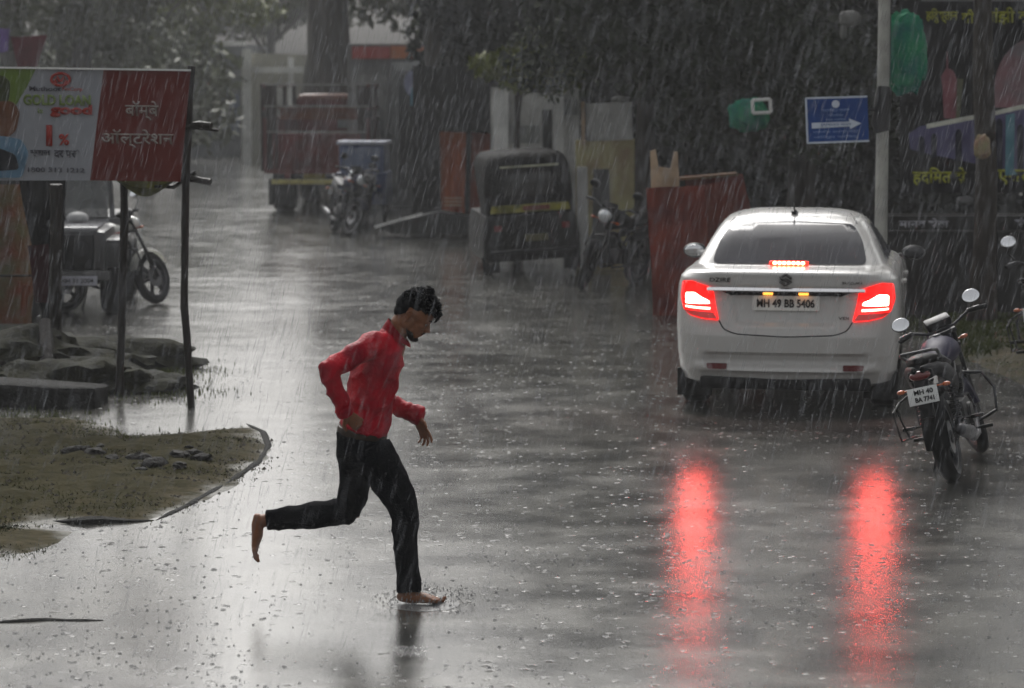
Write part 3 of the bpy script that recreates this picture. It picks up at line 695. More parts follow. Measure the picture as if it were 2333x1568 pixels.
    fold = lambda p: ((1 - abs(noise.noise(Vector((p.x * 9 + p.z * 5, p.y * 5, p.z * 9 - p.x * 6))))) ** 2 - .6) * .016 + ((1 - abs(noise.noise(Vector((p.x * 15 - p.z * 10, p.y * 7, p.z * 6 + p.x * 8))))) ** 2 - .6) * .009 + noise.noise(p * 24) * .002
    displace(sh, fold); shirt = obj('shirt', sh, SHIRT, root)
    bm = B()     # rolled cuffs, collar
    limb(bm, [(800, 646, .18, 38, .042), (815, 652, .175, 45, .046), (845, 664, .168, 45, .044), (856, 668, .165, 36, .038)], 18, rc=False)
    cf = remesh(bm, .006, 2); displace(cf, lambda p: noise.noise(p * 40) * .004); obj('cuff', cf, SHIRT, shirt); bm = B()
    limb(bm, [(506, 622, -.228, 34, .038), (512, 632, -.225, 39, .041), (524, 656, -.215, 37, .038), (527, 662, -.213, 31, .034)], 18, rc=False)
    cf = remesh(bm, .006, 2); displace(cf, lambda p: noise.noise(p * 40) * .004); obj('cuff', cf, SHIRT, shirt)
    bm = B(); ringlo, ringhi, ringout, rings_o = [], [], [], 26
    for k in range(rings_o + 1):
        a = -2.75 + 5.5 * k / rings_o; ca, sa = math.cos(a), math.sin(a)       # a = 0 at the nape, opening at the throat
        lo = W(744, 318, 0) + Vector((-ca * 50 * mp - 0.0, -sa * .062, -ca * -.036)); lo.z = W(744, 318, 0).z + ca * .048
        hi = lo + Vector((.010 + .004 * ca, 0, .040 * (.65 + .35 * ca))); out = lo + Vector((-ca * .018, -sa * .020, -.012))
        ringlo.append(bm.verts.new(lo)); ringhi.append(bm.verts.new(hi)); ringout.append(bm.verts.new(out + Vector((0, 0, .002))))
    for k in range(rings_o):
        bm.faces.new((ringlo[k], ringlo[k + 1], ringhi[k + 1], ringhi[k])); bm.faces.new((ringhi[k], ringhi[k + 1], ringout[k + 1], ringout[k]))
    bmesh.ops.solidify(bm, geom=bm.faces, thickness=.004); obj('collar', bm, SHIRT, shirt)
    # trousers ----------------------------------------------------------------------
    PANT = mat('black_trousers', (.0025, .003, .005), .9, spec=.03, var=.35, vscale=7, bump=.4, bscale=120)
    bm = B()
    limb(bm, [(594, 728, 0, 104, .150), (588, 770, 0, 108, .160), (592, 820, 0, 112, .165), (600, 870, 0, 100, .15)], 28, rc=False)
    limb(bm, [(640, 790, -.08, 82, .095), (676, 870, -.09, 86, .10), (722, 965, -.10, 82, .092), (762, 1045, -.105, 70, .08), (776, 1100, -.10, 61, .072), (780, 1170, -.098, 54, .066), (783, 1250, -.095, 50, .060), (790, 1340, -.09, 51, .060), (794, 1400, -.09, 53, .062), (795, 1422, -.09, 52, .062)], rc=False)
    limb(bm, [(575, 800, .08, 86, .095), (568, 880, .09, 76, .09), (558, 960, .095, 71, .085), (545, 1030, .10, 68, .08), (520, 1075, .10, 64, .075), (470, 1085, .10, 61, .072), (400, 1090, .10, 58, .066), (310, 1100, .095, 52, .060), (230, 1110, .092, 47, .056), (178, 1114, .09, 46, .056)], rc=False)
    pa = remesh(bm, .0065, 5)
    displace(pa, lambda p: ((1 - abs(noise.noise(Vector((p.x * 10, p.y * 4, p.z * 7 + p.x * 5))))) ** 3 - .45) * .012 + noise.noise(p * 22) * .003)
    tr = obj('trousers', pa, PANT, root)
    bm = B(); limb(bm, [(597, 716, 0, 106, .152), (596, 722, 0, 110, .158), (592, 742, 0, 110, .160), (591, 748, 0, 106, .156)], 40, rc=False); obj('waistband', bm, mat('brown_waistband', (.035, .022, .012), .5), tr)
person()
# ------------------------------------------------------------------ motorbikes
def motorbike(label, loc, yaw, lean=8, steer=0, tank=None, panel=None, plate='front_rear', group='motorbikes parked along the road', stripe=None, plate_text=None, guard=True, mirrors=True, mir_up=.0, scale=1., cat='motorbike'):
    root = thing('motorbike', label, cat, loc, group=group); root.rotation_mode = 'ZXY'
    root.rotation_euler = (0, 0, 0); root.matrix_world = Matrix.Translation(loc) @ Matrix.Rotation(R(yaw), 4, 'Z') @ Matrix.Rotation(R(-lean), 4, 'Y') @ Matrix.Scale(scale, 4)
    tank = tank or mat('black_paint', (.009, .009, .011), .5, spec=.12); panel = panel or mat('black_paint', (.009, .009, .011), .5, spec=.12)
    ENG = mat('engine_metal', (.03, .03, .03), .45, .5, var=.4, vscale=30)
    SM = mat('smoked_chrome', (.05, .05, .055), .4, .7, var=.3)
    # steering: everything in front of the head turns about the fork line
    a, b = Vector((0, 1.30, .30)), Vector((0, .98, .98)); ax = (b - a).normalized()
    S = Matrix.Translation(b) @ Matrix.Rotation(R(steer), 4, ax) @ Matrix.Translation(-b)
    def wheel(y, front):
        x = lambda bm: xform(bm, S) if front else bm
        bm = B(); wd = .045 if front else .058
        disc_lathe(bm, [(.225, -wd * .7), (.26, -wd), (.287, -wd * .75), (.302, -wd * .25), (.302, wd * .25), (.287, wd * .75), (.26, wd), (.225, wd * .7)], (0, y, .302), seg=36); w_ = obj('wheel', x(bm), RUBBER, root)
        bm = B(); disc_lathe(bm, [(.205, -wd * .75), (.232, -wd * .75), (.232, wd * .75), (.205, wd * .75)], (0, y, .302)); disc_lathe(bm, [(.001, -.06), (.04, -.06), (.04, .06), (.001, .06)], (0, y, .302), seg=14)
        for k in range(6):
            q = k * math.pi / 3 + .3; box(bm, (0, y + math.cos(q) * .12, .302 + math.sin(q) * .12), (.03, .19, .03), rot=(q, 0, 0))
        obj('rim', x(bm), SM, w_)
        bm = B(); disc_lathe(bm, [(.05, .045), (.115, .045), (.115, .052), (.05, .052)], (0, y, .302), seg=24); obj('brake_disc', x(bm), STEEL, w_)
    wheel(0, False); wheel(1.30, True)
    bm = B()
    for s in (-1, 1): tube(bm, [(s * .085, 1.30, .30), (s * .085, 1.16, .62)], .024); tube(bm, [(s * .085, 1.17, .60), (s * .085, .99, .96)], .017)
    box(bm, (0, .985, .94), (.21, .06, .03), bev=.008); box(bm, (0, 1.04, .83), (.21, .06, .03), bev=.008); tube(bm, [(-.1, 1.30, .302), (.1, 1.30, .302)], .014); obj('fork', xform(bm, S), ENG, root)
    def fender(y, a0, a1, wd, r, m, front):
        bm = B(); pr = None; n = 14
        for i in range(n + 1):
            q = R(a0 + (a1 - a0) * i / n); P = []
            for x, dr in ((-wd, -.03), (-wd * .7, 0), (0, .012), (wd * .7, 0), (wd, -.03)): P.append(bm.verts.new((x, y + math.cos(q) * (r + dr), .302 + math.sin(q) * (r + dr))))
            if pr:
                for k in range(4): bm.faces.new((pr[k], pr[k + 1], P[k + 1], P[k]))
            pr = P
        bmesh.ops.solidify(bm, geom=bm.faces, thickness=.006)
        if front: xform(bm, S)
        obj('mudguard', bm, m, root)
    fender(1.30, 30, 165, .07, .33, tank, True); fender(0, 40, 185, .085, .35, BLACK, False)
    # handlebar, grips, mirrors, instruments, headlamp
    bm = B(); tube(bm, [(-.31, .84, 1.02), (-.22, .90, 1.03), (-.10, .97, .975), (.10, .97, .975), (.22, .90, 1.03), (.31, .84, 1.02)], .0115); hb = obj('handlebar', xform(bm, S), SM, root)
    for s in (-1, 1):
        bm = B(); tube(bm, [(s * .23, .89, 1.03), (s * .33, .83, 1.018)], .019, round_caps=True); obj('grip', xform(bm, S), RUBBER, hb)
        bm = B(); tube(bm, [(s * .22, .93, 1.04), (s * .31, .93, 1.035)], .006); obj('lever', xform(bm, S), STEEL, hb)
        if mirrors:
            bm = B(); c = Vector((s * .275, .90, 1.22 + mir_up)); tube(bm, [(s * .24, .90, 1.035), (s * .29, .93, 1.12), tuple(c)], .006); ell(bm, c + Vector((0, .008, 0)), (.066, .014, .052), (R(-20), 0, 0)); mo = obj('mirror', xform(bm, S), BLACK, hb)
            bm = B(); ell(bm, (0, 0, 0), (.064, .006, .050)); xform(bm, Matrix.Translation(c + Vector((0, -.012, 0.004))) @ Matrix.Rotation(R(-20), 4, 'X')); obj('mirror_glass', xform(bm, S), mat('mirror_silver', (.92, .93, .95), .05, 1., var=.02), mo)
    bm = B(); box(bm, (0, 1.0, 1.03), (.19, .10, .07), rot=(R(25), 0, 0), bev=.02); obj('instrument_panel', xform(bm, S), BLACK, root)
    bm = B(); ell(bm, (0, 1.10, .92), (.10, .085, .095)); hd = obj('headlight', xform(bm, S), tank, root)
    bm = B(); ell(bm, (0, 1.165, .92), (.083, .035, .078)); obj('headlight_glass', xform(bm, S), mat('lamp_glass', (.75, .78, .8), .08, .6, var=.05, coat=1), hd)
    # tank, seat, panels, tail
    bm = B(); tube(bm, [(0, .92, .78), (0, .84, .83), (0, .70, .845), (0, .55, .815), (0, .42, .77)], [.07, .125, .145, .115, .06], 18, flat=[.06, .10, .11, .085, .045], axis=(0, 0, 1), round_caps=True); ft = obj('fuel_tank', bm, tank, root)
    bm = B(); lathe(bm, [(.03, -.008), (.03, .006), (.022, .012)], (0, .72, .955), 14); obj('filler_cap', bm, SM, ft)
    if stripe:
        for s in (-1, 1):
            bm = B(); box(bm, (s * .128, .68, .80), (.04, .34, .035), rot=(R(5), 0, s * R(4)), bev=.006); obj('tank_stripe', bm, stripe, ft)
    bm = B(); tube(bm, [(0, .46, .775), (0, .34, .785), (0, .18, .80), (0, .0, .845), (0, -.20, .875), (0, -.30, .885)], [.07, .12, .135, .135, .11, .05], 18, flat=[.03, .045, .05, .05, .045, .03], axis=(0, 0, 1), round_caps=True); obj('seat', bm, mat('black_vinyl', (.010, .010, .011), .45, spec=.15, bump=.2, bscale=90), root)
    bm = B()
    for s in (-1, 1): tube(bm, [(s * .10, .42, .62), (s * .125, .24, .66), (s * .12, .02, .74), (s * .10, -.22, .80), (s * .03, -.42, .83)], [.04, .085, .075, .05, .025], 12, flat=[.02, .03, .035, .03, .02], axis=(1, 0, 0), round_caps=True)
    box(bm, (0, -.28, .79), (.17, .22, .07), bev=.02); obj('tail_cowl', bm, panel, root)
    bm = B(); ell(bm, (0, -.40, .79), (.075, .035, .035)); obj('tail_light', bm, mat('unlit_red_lens', (.16, .008, .008), .15, coat=1), root)
    bm = B(); tube(bm, [(-.11, -.02, .86), (-.125, -.25, .93), (-.10, -.36, .945), (.10, -.36, .945), (.125, -.25, .93), (.11, -.02, .86)], .011); obj('grab_rail', bm, SM, root)
    bm = B(); box(bm, (0, -.42, .64), (.10, .03, .28), rot=(R(-12), 0, 0), bev=.01); obj('rear_mudguard_tongue', bm, BLACK, root)
    if plate:
        bm = B(); box(bm, (0, -.452, .66), (.205, .005, .115), rot=(R(-10), 0, 0), bev=.002); pl = obj('number_plate', bm, mat('bike_plate', (.72, .73, .72), .35, var=.12), root)
        Mx = Matrix.Translation((0, -.4565, .66)) @ Matrix.Rotation(R(80), 4, 'X')
        for j, t in enumerate(plate_text or ('MH 40', 'AD 2817')): text('lettering', t, .13, .034, BLACK, pl, Mx @ Matrix.Translation((0.008, .026 - j * .05, 0)), bold=.03)
    for y, z in ((-.36, .70), (1.08, .86)):
        for s in (-1, 1):
            bm = B(); tube(bm, [(s * .03, y, z), (s * .13, y, z)], .006); ell(bm, (s * .155, y, z), (.03, .018, .016)); o = obj('indicator', xform(bm, S) if y > 1 else bm, mat('amber_lens', (.55, .10, .01), .2, coat=1), root)
    # engine, frame, exhaust, stand, guard, shocks
    bm = B(); box(bm, (0, .62, .40), (.24, .36, .20), bev=.05); tube(bm, [(0, .70, .48), (0, .80, .66)], .075, 12)
    for k in range(5): box(bm, (0, .73 + k * .018, .54 + k * .03), (.20, .17, .008), rot=(R(30), 0, 0))
    for s in (-1, 1): disc_lathe(bm, [(.001, s * .12), (.085, s * .12), (.08, s * .145), (.001, s * .15)], (0, .60, .38), seg=18)
    obj('engine', bm, ENG, root)
    bm = B(); tube(bm, [(0, .97, .88), (0, .90, .60), (0, .82, .32), (0, .40, .28), (0, .33, .55)], .018)
    for s in (-1, 1): tube(bm, [(s * .05, .95, .84), (s * .09, .55, .70), (s * .09, .1, .72), (s * .08, -.3, .78)], .014); tube(bm, [(s * .09, .38, .34), (s * .09, .0, .302)], .022); tube(bm, [(s * .09, .38, .34), (s * .10, .1, .70)], .014)
    obj('frame', bm, DARKM, root)
    for s in (-1, 1):
        bm = B(); tube(bm, [(s * .115, .02, .33), (s * .115, .13, .68)], .012)
        for k in range(9): disc_lathe(bm, [(.018, -.006), (.032, -.006), (.032, .006), (.018, .006)], (s * .115, .055 + k * .009, .42 + k * .028), 'Z', 12)
        obj('shock_absorber', bm, SM, root)
    bm = B(); tube(bm, [(.10, .80, .50), (.12, .88, .38), (.14, .70, .22), (.15, .40, .22), (.16, .22, .28)], .018); tube(bm, [(.16, .22, .28), (.17, .1, .30), (.17, -.30, .37)], [.03, .048, .042], 14, round_caps=True); obj('exhaust', bm, SM, root)
    for s in (-1, 1):
        for y, z in ((.46, .28), (.12, .40)):
            bm = B(); tube(bm, [(s * .11, y, z), (s * .20, y, z)], .008); box(bm, (s * .24, y, z), (.09, .035, .025), bev=.006); obj('footrest', bm, RUBBER, root)
    if lean: bm = B(); tube(bm, [(-.09, .42, .27), (-.22, .40, .0 + math.tan(R(lean)) * .22 * -1 + .01)], .012); box(bm, (-.225, .40, -.03), (.05, .05, .012)); obj('side_stand', bm, DARKM, root)
    if guard:
        bm = B()
        for s in (-1, 1): tube(bm, [(s * .04, .88, .66), (s * .22, .92, .62), (s * .29, .90, .50), (s * .28, .84, .34), (s * .06, .80, .26)], .0125, 8)
        obj('leg_guard', bm, DARKM, root)
        bm = B(); tube(bm, [(-.13, .10, .66), (-.25, .02, .60), (-.27, -.2, .56), (-.25, -.22, .36), (-.2, .12, .34)], .008, 6); tube(bm, [(-.27, -.09, .60), (-.22, -.05, .35)], .006, 6); obj('side_guard', bm, DARKM, root)
    return root
BLUEBLK = mat('blue_black_paint', (.022, .020, .045), .45, spec=.12)
g = Gp(954, 481); motorbike('dark motorbike leaning on its side stand nearest the camera, right of the white car', g, -17, 14, 22, tank=BLUEBLK, plate_text=('MH 40', 'BA 7741'), mir_up=-.10, scale=.93)
g = Gp(1050, 388); motorbike('black motorbike cut by the right edge of the photo', g, -16, 8, 10)
g = Gp(634, 283); motorbike('dark motorbike with a shining wheel hub between the auto rickshaw and the red stall', g, 150, 10, 18)
g = Gp(360, 226); motorbike('dark motorbike facing out with round headlamp, right one of the two before the blue cart', g, 172, 9, -12)
g = Gp(334, 232); motorbike('motorbike with bright mirrors, left one of the two before the blue cart', g, 196, 10, 20, tank=BLUEBLK)
WT = mat('white_tank_paint', (.75, .75, .70), .2, coat=.6); RD = mat('red_stripe', (.55, .02, .02), .3)
g = Gp(66, 312); motorbike('motorbike with white and red tank beside the dark jeep on the left', g, -40, 9, 12, tank=WT, stripe=RD, plate=None)

# ------------------------------------------------------------------ auto rickshaw
def rickshaw():
    g = Gp((1112 + 1325) / 2 * K, 276); root = thing('auto_rickshaw', 'black auto rickshaw with yellow band parked tilted under the dark tree', 'auto rickshaw', g); root.matrix_world = Matrix.Translation(g) @ Matrix.Rotation(R(6), 4, 'Z') @ Matrix.Rotation(R(-3.5), 4, 'Y')
    HOOD = mat('black_canvas', (.008, .008, .008), .7, spec=.06, bump=.4, bscale=40); BODY = mat('rickshaw_body', (.009, .009, .009), .45, spec=.15); YEL = mat('faded_yellow', (.38, .34, .05), .4, var=.4, col2=(.10, .10, .03))
    def shell(name, lv, m, nseg=8):
        bm = B(); rings = []
        for z, hw, y0, y1, r in lv:
            P = []
            for cx, cy, a0 in ((hw - r, y0 + r, -90), (hw - r, y1 - r, 0), (-hw + r, y1 - r, 90), (-hw + r, y0 + r, 180)):
                for k in range(nseg + 1): q = R(a0 + 90 * k / nseg); P.append((cx + r * math.cos(q), cy + r * math.sin(q), z))
            rings.append([bm.verts.new(p) for p in P])
        n = len(rings[0])
        for a, b in zip(rings[:-1], rings[1:]):
            for k in range(n): bm.faces.new((a[k], a[(k + 1) % n], b[(k + 1) % n], b[k]))
        bm.faces.new(rings[0][::-1]); bm.faces.new(rings[-1]); bvh = BVHTree.FromBMesh(bm); return obj(name, bm, m, root), bvh
    hood, bh = shell('hood', [(.80, .57, .05, 1.0, .12), (1.0, .575, .03, 1.1, .14), (1.25, .565, .04, 1.6, .16), (1.42, .55, .08, 1.9, .18), (1.52, .52, .14, 1.95, .2), (1.575, .46, .22, 1.9, .2), (1.595, .36, .34, 1.8, .2), (1.60, .2, .5, 1.6, .15)], HOOD)
    body, bb = shell('body', [(.20, .60, .12, 2.2, .12), (.28, .635, .05, 2.4, .14), (.50, .63, .0, 2.45, .14), (.72, .60, .0, 2.4, .14), (.80, .58, .03, 2.3, .14)], BODY)
    patch('yellow_band', rpoly([(-.52, .83), (.52, .83), (.50, .93), (-.50, .93)], .02), bh, YEL, root, off=.006, step=.06)
    patch('lettering_patch', [(-.10, .85), (.25, .85), (.25, .91), (-.10, .91)], bh, mat('faded_red_letters', (.25, .08, .05), .5, var=.5, vscale=40), root, off=.014, step=.06)
    patch('roof_strip', [(-.36, 1.405), (.40, 1.405), (.40, 1.43), (-.36, 1.43)], bh, mat('pale_strip', (.42, .42, .30), .35, var=.4), root, off=.006, step=.06)
    patch('rear_window', rpoly([(-.33, 1.05), (.33, 1.05), (.31, 1.33), (-.31, 1.33)], .05), bh, mat('dull_plastic_window', (.02, .021, .021), .2), root, off=.004, step=.06)
    for s in (-1, 1):
        patch('tail_light', rpoly([(s * .44 - .05, .60), (s * .44 + .05, .60), (s * .44 + .05, .68), (s * .44 - .05, .68)], .01), bb, mat('unlit_red_lens', (.16, .008, .008), .15), root, off=.01, step=.03)
        bm = B(); disc_lathe(bm, [(.12, -.05), (.18, -.05), (.205, -.02), (.205, .02), (.18, .05), (.12, .05)], (s * .56, .45, .205)); wl = obj('wheel', bm, RUBBER, root); bm = B(); disc_lathe(bm, [(.001, -.03), (.13, -.045), (.13, .045), (.001, .03)], (s * .56, .45, .205), seg=20); obj('rim', bm, STEEL, wl)
        bm = B(); box(bm, (s * .53, .26, .16), (.22, .01, .22), bev=.003); obj('mud_flap', bm, RUBBER, root)
    bm = B(); disc_lathe(bm, [(.12, -.05), (.18, -.05), (.205, -.02), (.205, .02), (.18, .05), (.12, .05)], (0, 2.3, .205)); obj('wheel', bm, RUBBER, root)
    bm = B(); tube(bm, [(-.55, -.03, .34), (-.5, -.07, .34), (.5, -.07, .34), (.55, -.03, .34)], .02); obj('bumper', bm, DARKM, root)
    bm = B(); box(bm, (.05, -.02, .50), (.30, .01, .09), bev=.003); obj('number_plate', bm, mat('dark_yellow_plate', (.10, .09, .03), .4), root)
rickshaw()

# ------------------------------------------------------------------ goods truck
def truck():
    g = Gp(722 * K, 213); root = thing('goods_truck', 'dark red goods truck seen from behind with an open railed bed and yellow bumper', 'truck', g, R(-3))
    MR = mat('maroon_paint', (.13, .018, .016), .5, var=.5, vscale=3, col2=(.07, .02, .017)); OR = mat('faded_orange', (.15, .042, .015), .45, var=.5, vscale=4); WP = mat('worn_white', (.30, .30, .28), .4, var=.4)
    bm = B(); box(bm, (0, .06, 1.14), (1.96, .06, .70), bev=.01); tb = obj('tailboard', bm, MR, root)
    for i in range(5): bm = B(); box(bm, (-.8 + i * .4, .015, 1.14), (.05, .04, .70), bev=.005); obj('rib', bm, MR, tb)
    for s in (-1, 1):
        bm = B(); box(bm, (s * .97, 2.1, 1.28), (.06, 4.2, 1.0)); obj('side_board', bm, MR, root)
        for y in (.06, 1.4, 2.8, 4.15): bm = B(); box(bm, (s * .98, y, 1.60), (.14 if y < 1 else .08, .10, 1.64), bev=.01); obj('post', bm, mat('dark_rust_post', (.045, .035, .030), .5, var=.4), root)
        for z in (1.95, 2.38): bm = B(); box(bm, (s * .98, 2.1, z), (.05, 4.2, .05)); obj('rail', bm, MR, root)
    bm = B(); box(bm, (-.84, .03, 1.60), (.20, .05, 1.62), bev=.01); obj('gate_panel', bm, mat('dark_rust_post', (.045, .035, .030), .5), root)
    bm = B(); box(bm, (.86, .03, 1.60), (.18, .05, 1.62), bev=.01); obj('gate_panel', bm, mat('dark_rust_post', (.045, .035, .030), .5), root)
    for z, m in ((2.40, WP), (2.00, WP), (1.52, WP)): bm = B(); box(bm, (0, .02, z), (1.95, .035, .03)); obj('crossbar', bm, m, root)
    bm = B(); box(bm, (0, 2.1, .78), (1.96, 4.2, .08)); obj('bed_floor', bm, MR, root)
    bm = B(); box(bm, (0, 4.25, 1.45), (1.9, .06, 1.3)); cb = obj('headboard', bm, MR, root)
    bm = B(); box(bm, (0, 5.0, 1.35), (1.9, 1.4, 1.7), bev=.12); cab = obj('cab', bm, OR, root)
    bm = B(); box(bm, (.05, .12, 1.86), (1.5, .04, .22)); obj('cab_fascia', bm, OR, cb)
    bm = B(); box(bm, (.15, 4.17, 1.66), (.50, .03, .30), bev=.01); obj('cab_window', bm, mat('pale_window', (.22, .24, .24), .2), cb)
    bm = B(); box(bm, (0, .0, .585), (1.7, .06, .085), bev=.01); obj('bumper', bm, mat('yellow_bumper', (.55, .50, .18), .4, var=.35, vscale=9, col2=(.35, .30, .10)), root)
    bm = B(); box(bm, (-.05, .05, .70), (.42, .03, .12), bev=.01); obj('number_plate', bm, mat('plate_yellow', (.25, .20, .04), .4), root)
    for s in (-1, 1):
        bm = B(); box(bm, (s * .55, .0, .70), (.12, .03, .10), bev=.01); obj('tail_light', bm, mat('unlit_red_lens', (.16, .008, .008), .15), root)
        for y in (.9, 4.9):
            bm = B(); disc_lathe(bm, [(.24, -.2), (.38, -.2), (.42, -.15), (.42, .15), (.38, .2), (.24, .2)], (s * .72, y, .42)); wl = obj('wheel', bm, RUBBER, root); bm = B(); disc_lathe(bm, [(.001, -.1), (.25, -.12), (.25, .12), (.001, .1)], (s * .72, y, .42), seg=20); obj('rim', bm, DARKM, wl)
        bm = B(); box(bm, (s * .72, .35, .38), (.48, .02, .5), bev=.004); obj('mud_flap', bm, RUBBER, root)
    bm = B(); box(bm, (0, 2.3, .62), (.8, 4.4, .18)); obj('chassis', bm, DARKM, root)
truck()

# ------------------------------------------------------------------ blue cart
def cart():
    g = Gp(824 * K, 224); root = thing('blue_cart', 'small blue roofed cart standing behind the two parked motorbikes', 'cart', g, R(-4)); root.scale = (.85, .85, .93)
    BL = mat('dull_blue_paint', (.035, .06, .16), .35, var=.4, vscale=3)
    bm = B(); box(bm, (0, .5, .66), (1.02, 1.0, .62), bev=.04); obj('body', bm, BL, root)
    bm = B(); box(bm, (0, .5, 1.22), (.92, .9, .52), bev=.05); up = obj('upper_box', bm, mat('slate_blue', (.07, .10, .21), .3, var=.2), root)
    bm = B(); box(bm, (0, .04, 1.22), (.76, .02, .38), bev=.01); obj('window_panel', bm, mat('blue_glass', (.10, .14, .24), .12, var=.3, vscale=3, coat=.6), up)
    bm = B(); box(bm, (0, .48, 1.515), (1.02, 1.0, .06), bev=.02); obj('roof', bm, mat('pale_blue_edge', (.50, .52, .62), .3), root)
    bm = B(); box(bm, (0, -.01, .93), (1.06, .04, .06), bev=.01); obj('ledge', bm, BL, root)
    for s in (-1, 1):
        bm = B(); disc_lathe(bm, [(.2, -.03), (.26, -.03), (.26, .03), (.2, .03)], (s * .42, .5, .26), seg=24); wl = obj('wheel', bm, RUBBER, root); bm = B()
        for k in range(4): box(bm, (s * .42, .5, .26), (.015, .42, .015), rot=(k * math.pi / 4, 0, 0))
        obj('spokes', bm, STEEL, wl)
cart()

# ------------------------------------------------------------------ jeep on the left
def jeep():
    g = Gp(38, 318); root = thing('dark_jeep', 'dark grey jeep facing out behind the hanging cloth, its bonnet wet and pale', 'jeep', g, R(4))
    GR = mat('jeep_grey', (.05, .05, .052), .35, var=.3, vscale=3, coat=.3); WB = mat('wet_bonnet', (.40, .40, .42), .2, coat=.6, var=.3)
    bm = B(); box(bm, (0, .75, .70), (1.46, 1.5, .46), bev=.06); box(bm, (0, 2.4, .72), (1.58, 1.9, .55), bev=.06); obj('body', bm, GR, root)
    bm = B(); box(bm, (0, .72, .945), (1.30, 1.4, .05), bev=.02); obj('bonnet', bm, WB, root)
    bm = B(); box(bm, (0, -.01, .70), (1.2, .04, .38), bev=.01); gl = obj('grille', bm, DARKM, root)
    for i in range(9): bm = B(); box(bm, (-.28 + i * .07, -.04, .72), (.025, .03, .28)); obj('slat', bm, GR, gl)
    for s in (-1, 1):
        bm = B(); disc_lathe(bm, [(.001, -.05), (.085, -.045), (.095, 0), (.001, 0)], (s * .47, -.02, .74), 'Y', 20); obj('headlight', bm, mat('grey_lamp', (.10, .10, .11), .1, .5), root)
        bm = B(); box(bm, (s * .80, .65, .80), (.22, 1.1, .06), bev=.02); box(bm, (s * .80, .12, .66), (.22, .06, .26), bev=.02); obj('mudguard', bm, GR, root)
        for y in (.55, 2.7): bm = B(); disc_lathe(bm, [(.2, -.1), (.33, -.1), (.36, -.06), (.36, .06), (.33, .1), (.2, .1)], (s * .74, y, .36)); obj('wheel', bm, RUBBER, root)
        bm = B(); tube(bm, [(s * .68, 1.5, .95), (s * .64, 1.62, 1.5)], .03); obj('windscreen_post', bm, GR, root)
        bm = B(); ell(bm, (s * .35, .9, 1.02), (.12, .14, .07)); obj('bonnet_bundle', bm, mat('pale_sheet', (.5, .5, .5), .4, var=.3), root)
    bm = B(); box(bm, (0, 1.56, 1.24), (1.26, .02, .50), rot=(R(-12), 0, 0)); obj('windscreen', bm, mat('misted_glass', (.16, .17, .17), .2, var=.4, vscale=5, alpha=.75), root)
    bm = B(); box(bm, (0, 2.4, 1.62), (1.45, 1.9, .08), bev=.03); obj('roof', bm, GR, root)
    bm = B(); box(bm, (0, -.12, .46), (1.55, .10, .10), bev=.02); bp = obj('bumper', bm, mat('pale_bumper', (.14, .14, .14), .3), root)
    bm = B(); box(bm, (.44, -.18, .41), (.42, .012, .10), bev=.003); pl = obj('number_plate', bm, mat('plate_lilac', (.55, .55, .62), .4), root)
    text('lettering', 'MH 31 2004', .34, .05, BLACK, pl, facing((.44, -.187, .41)), bold=.02)
jeep()
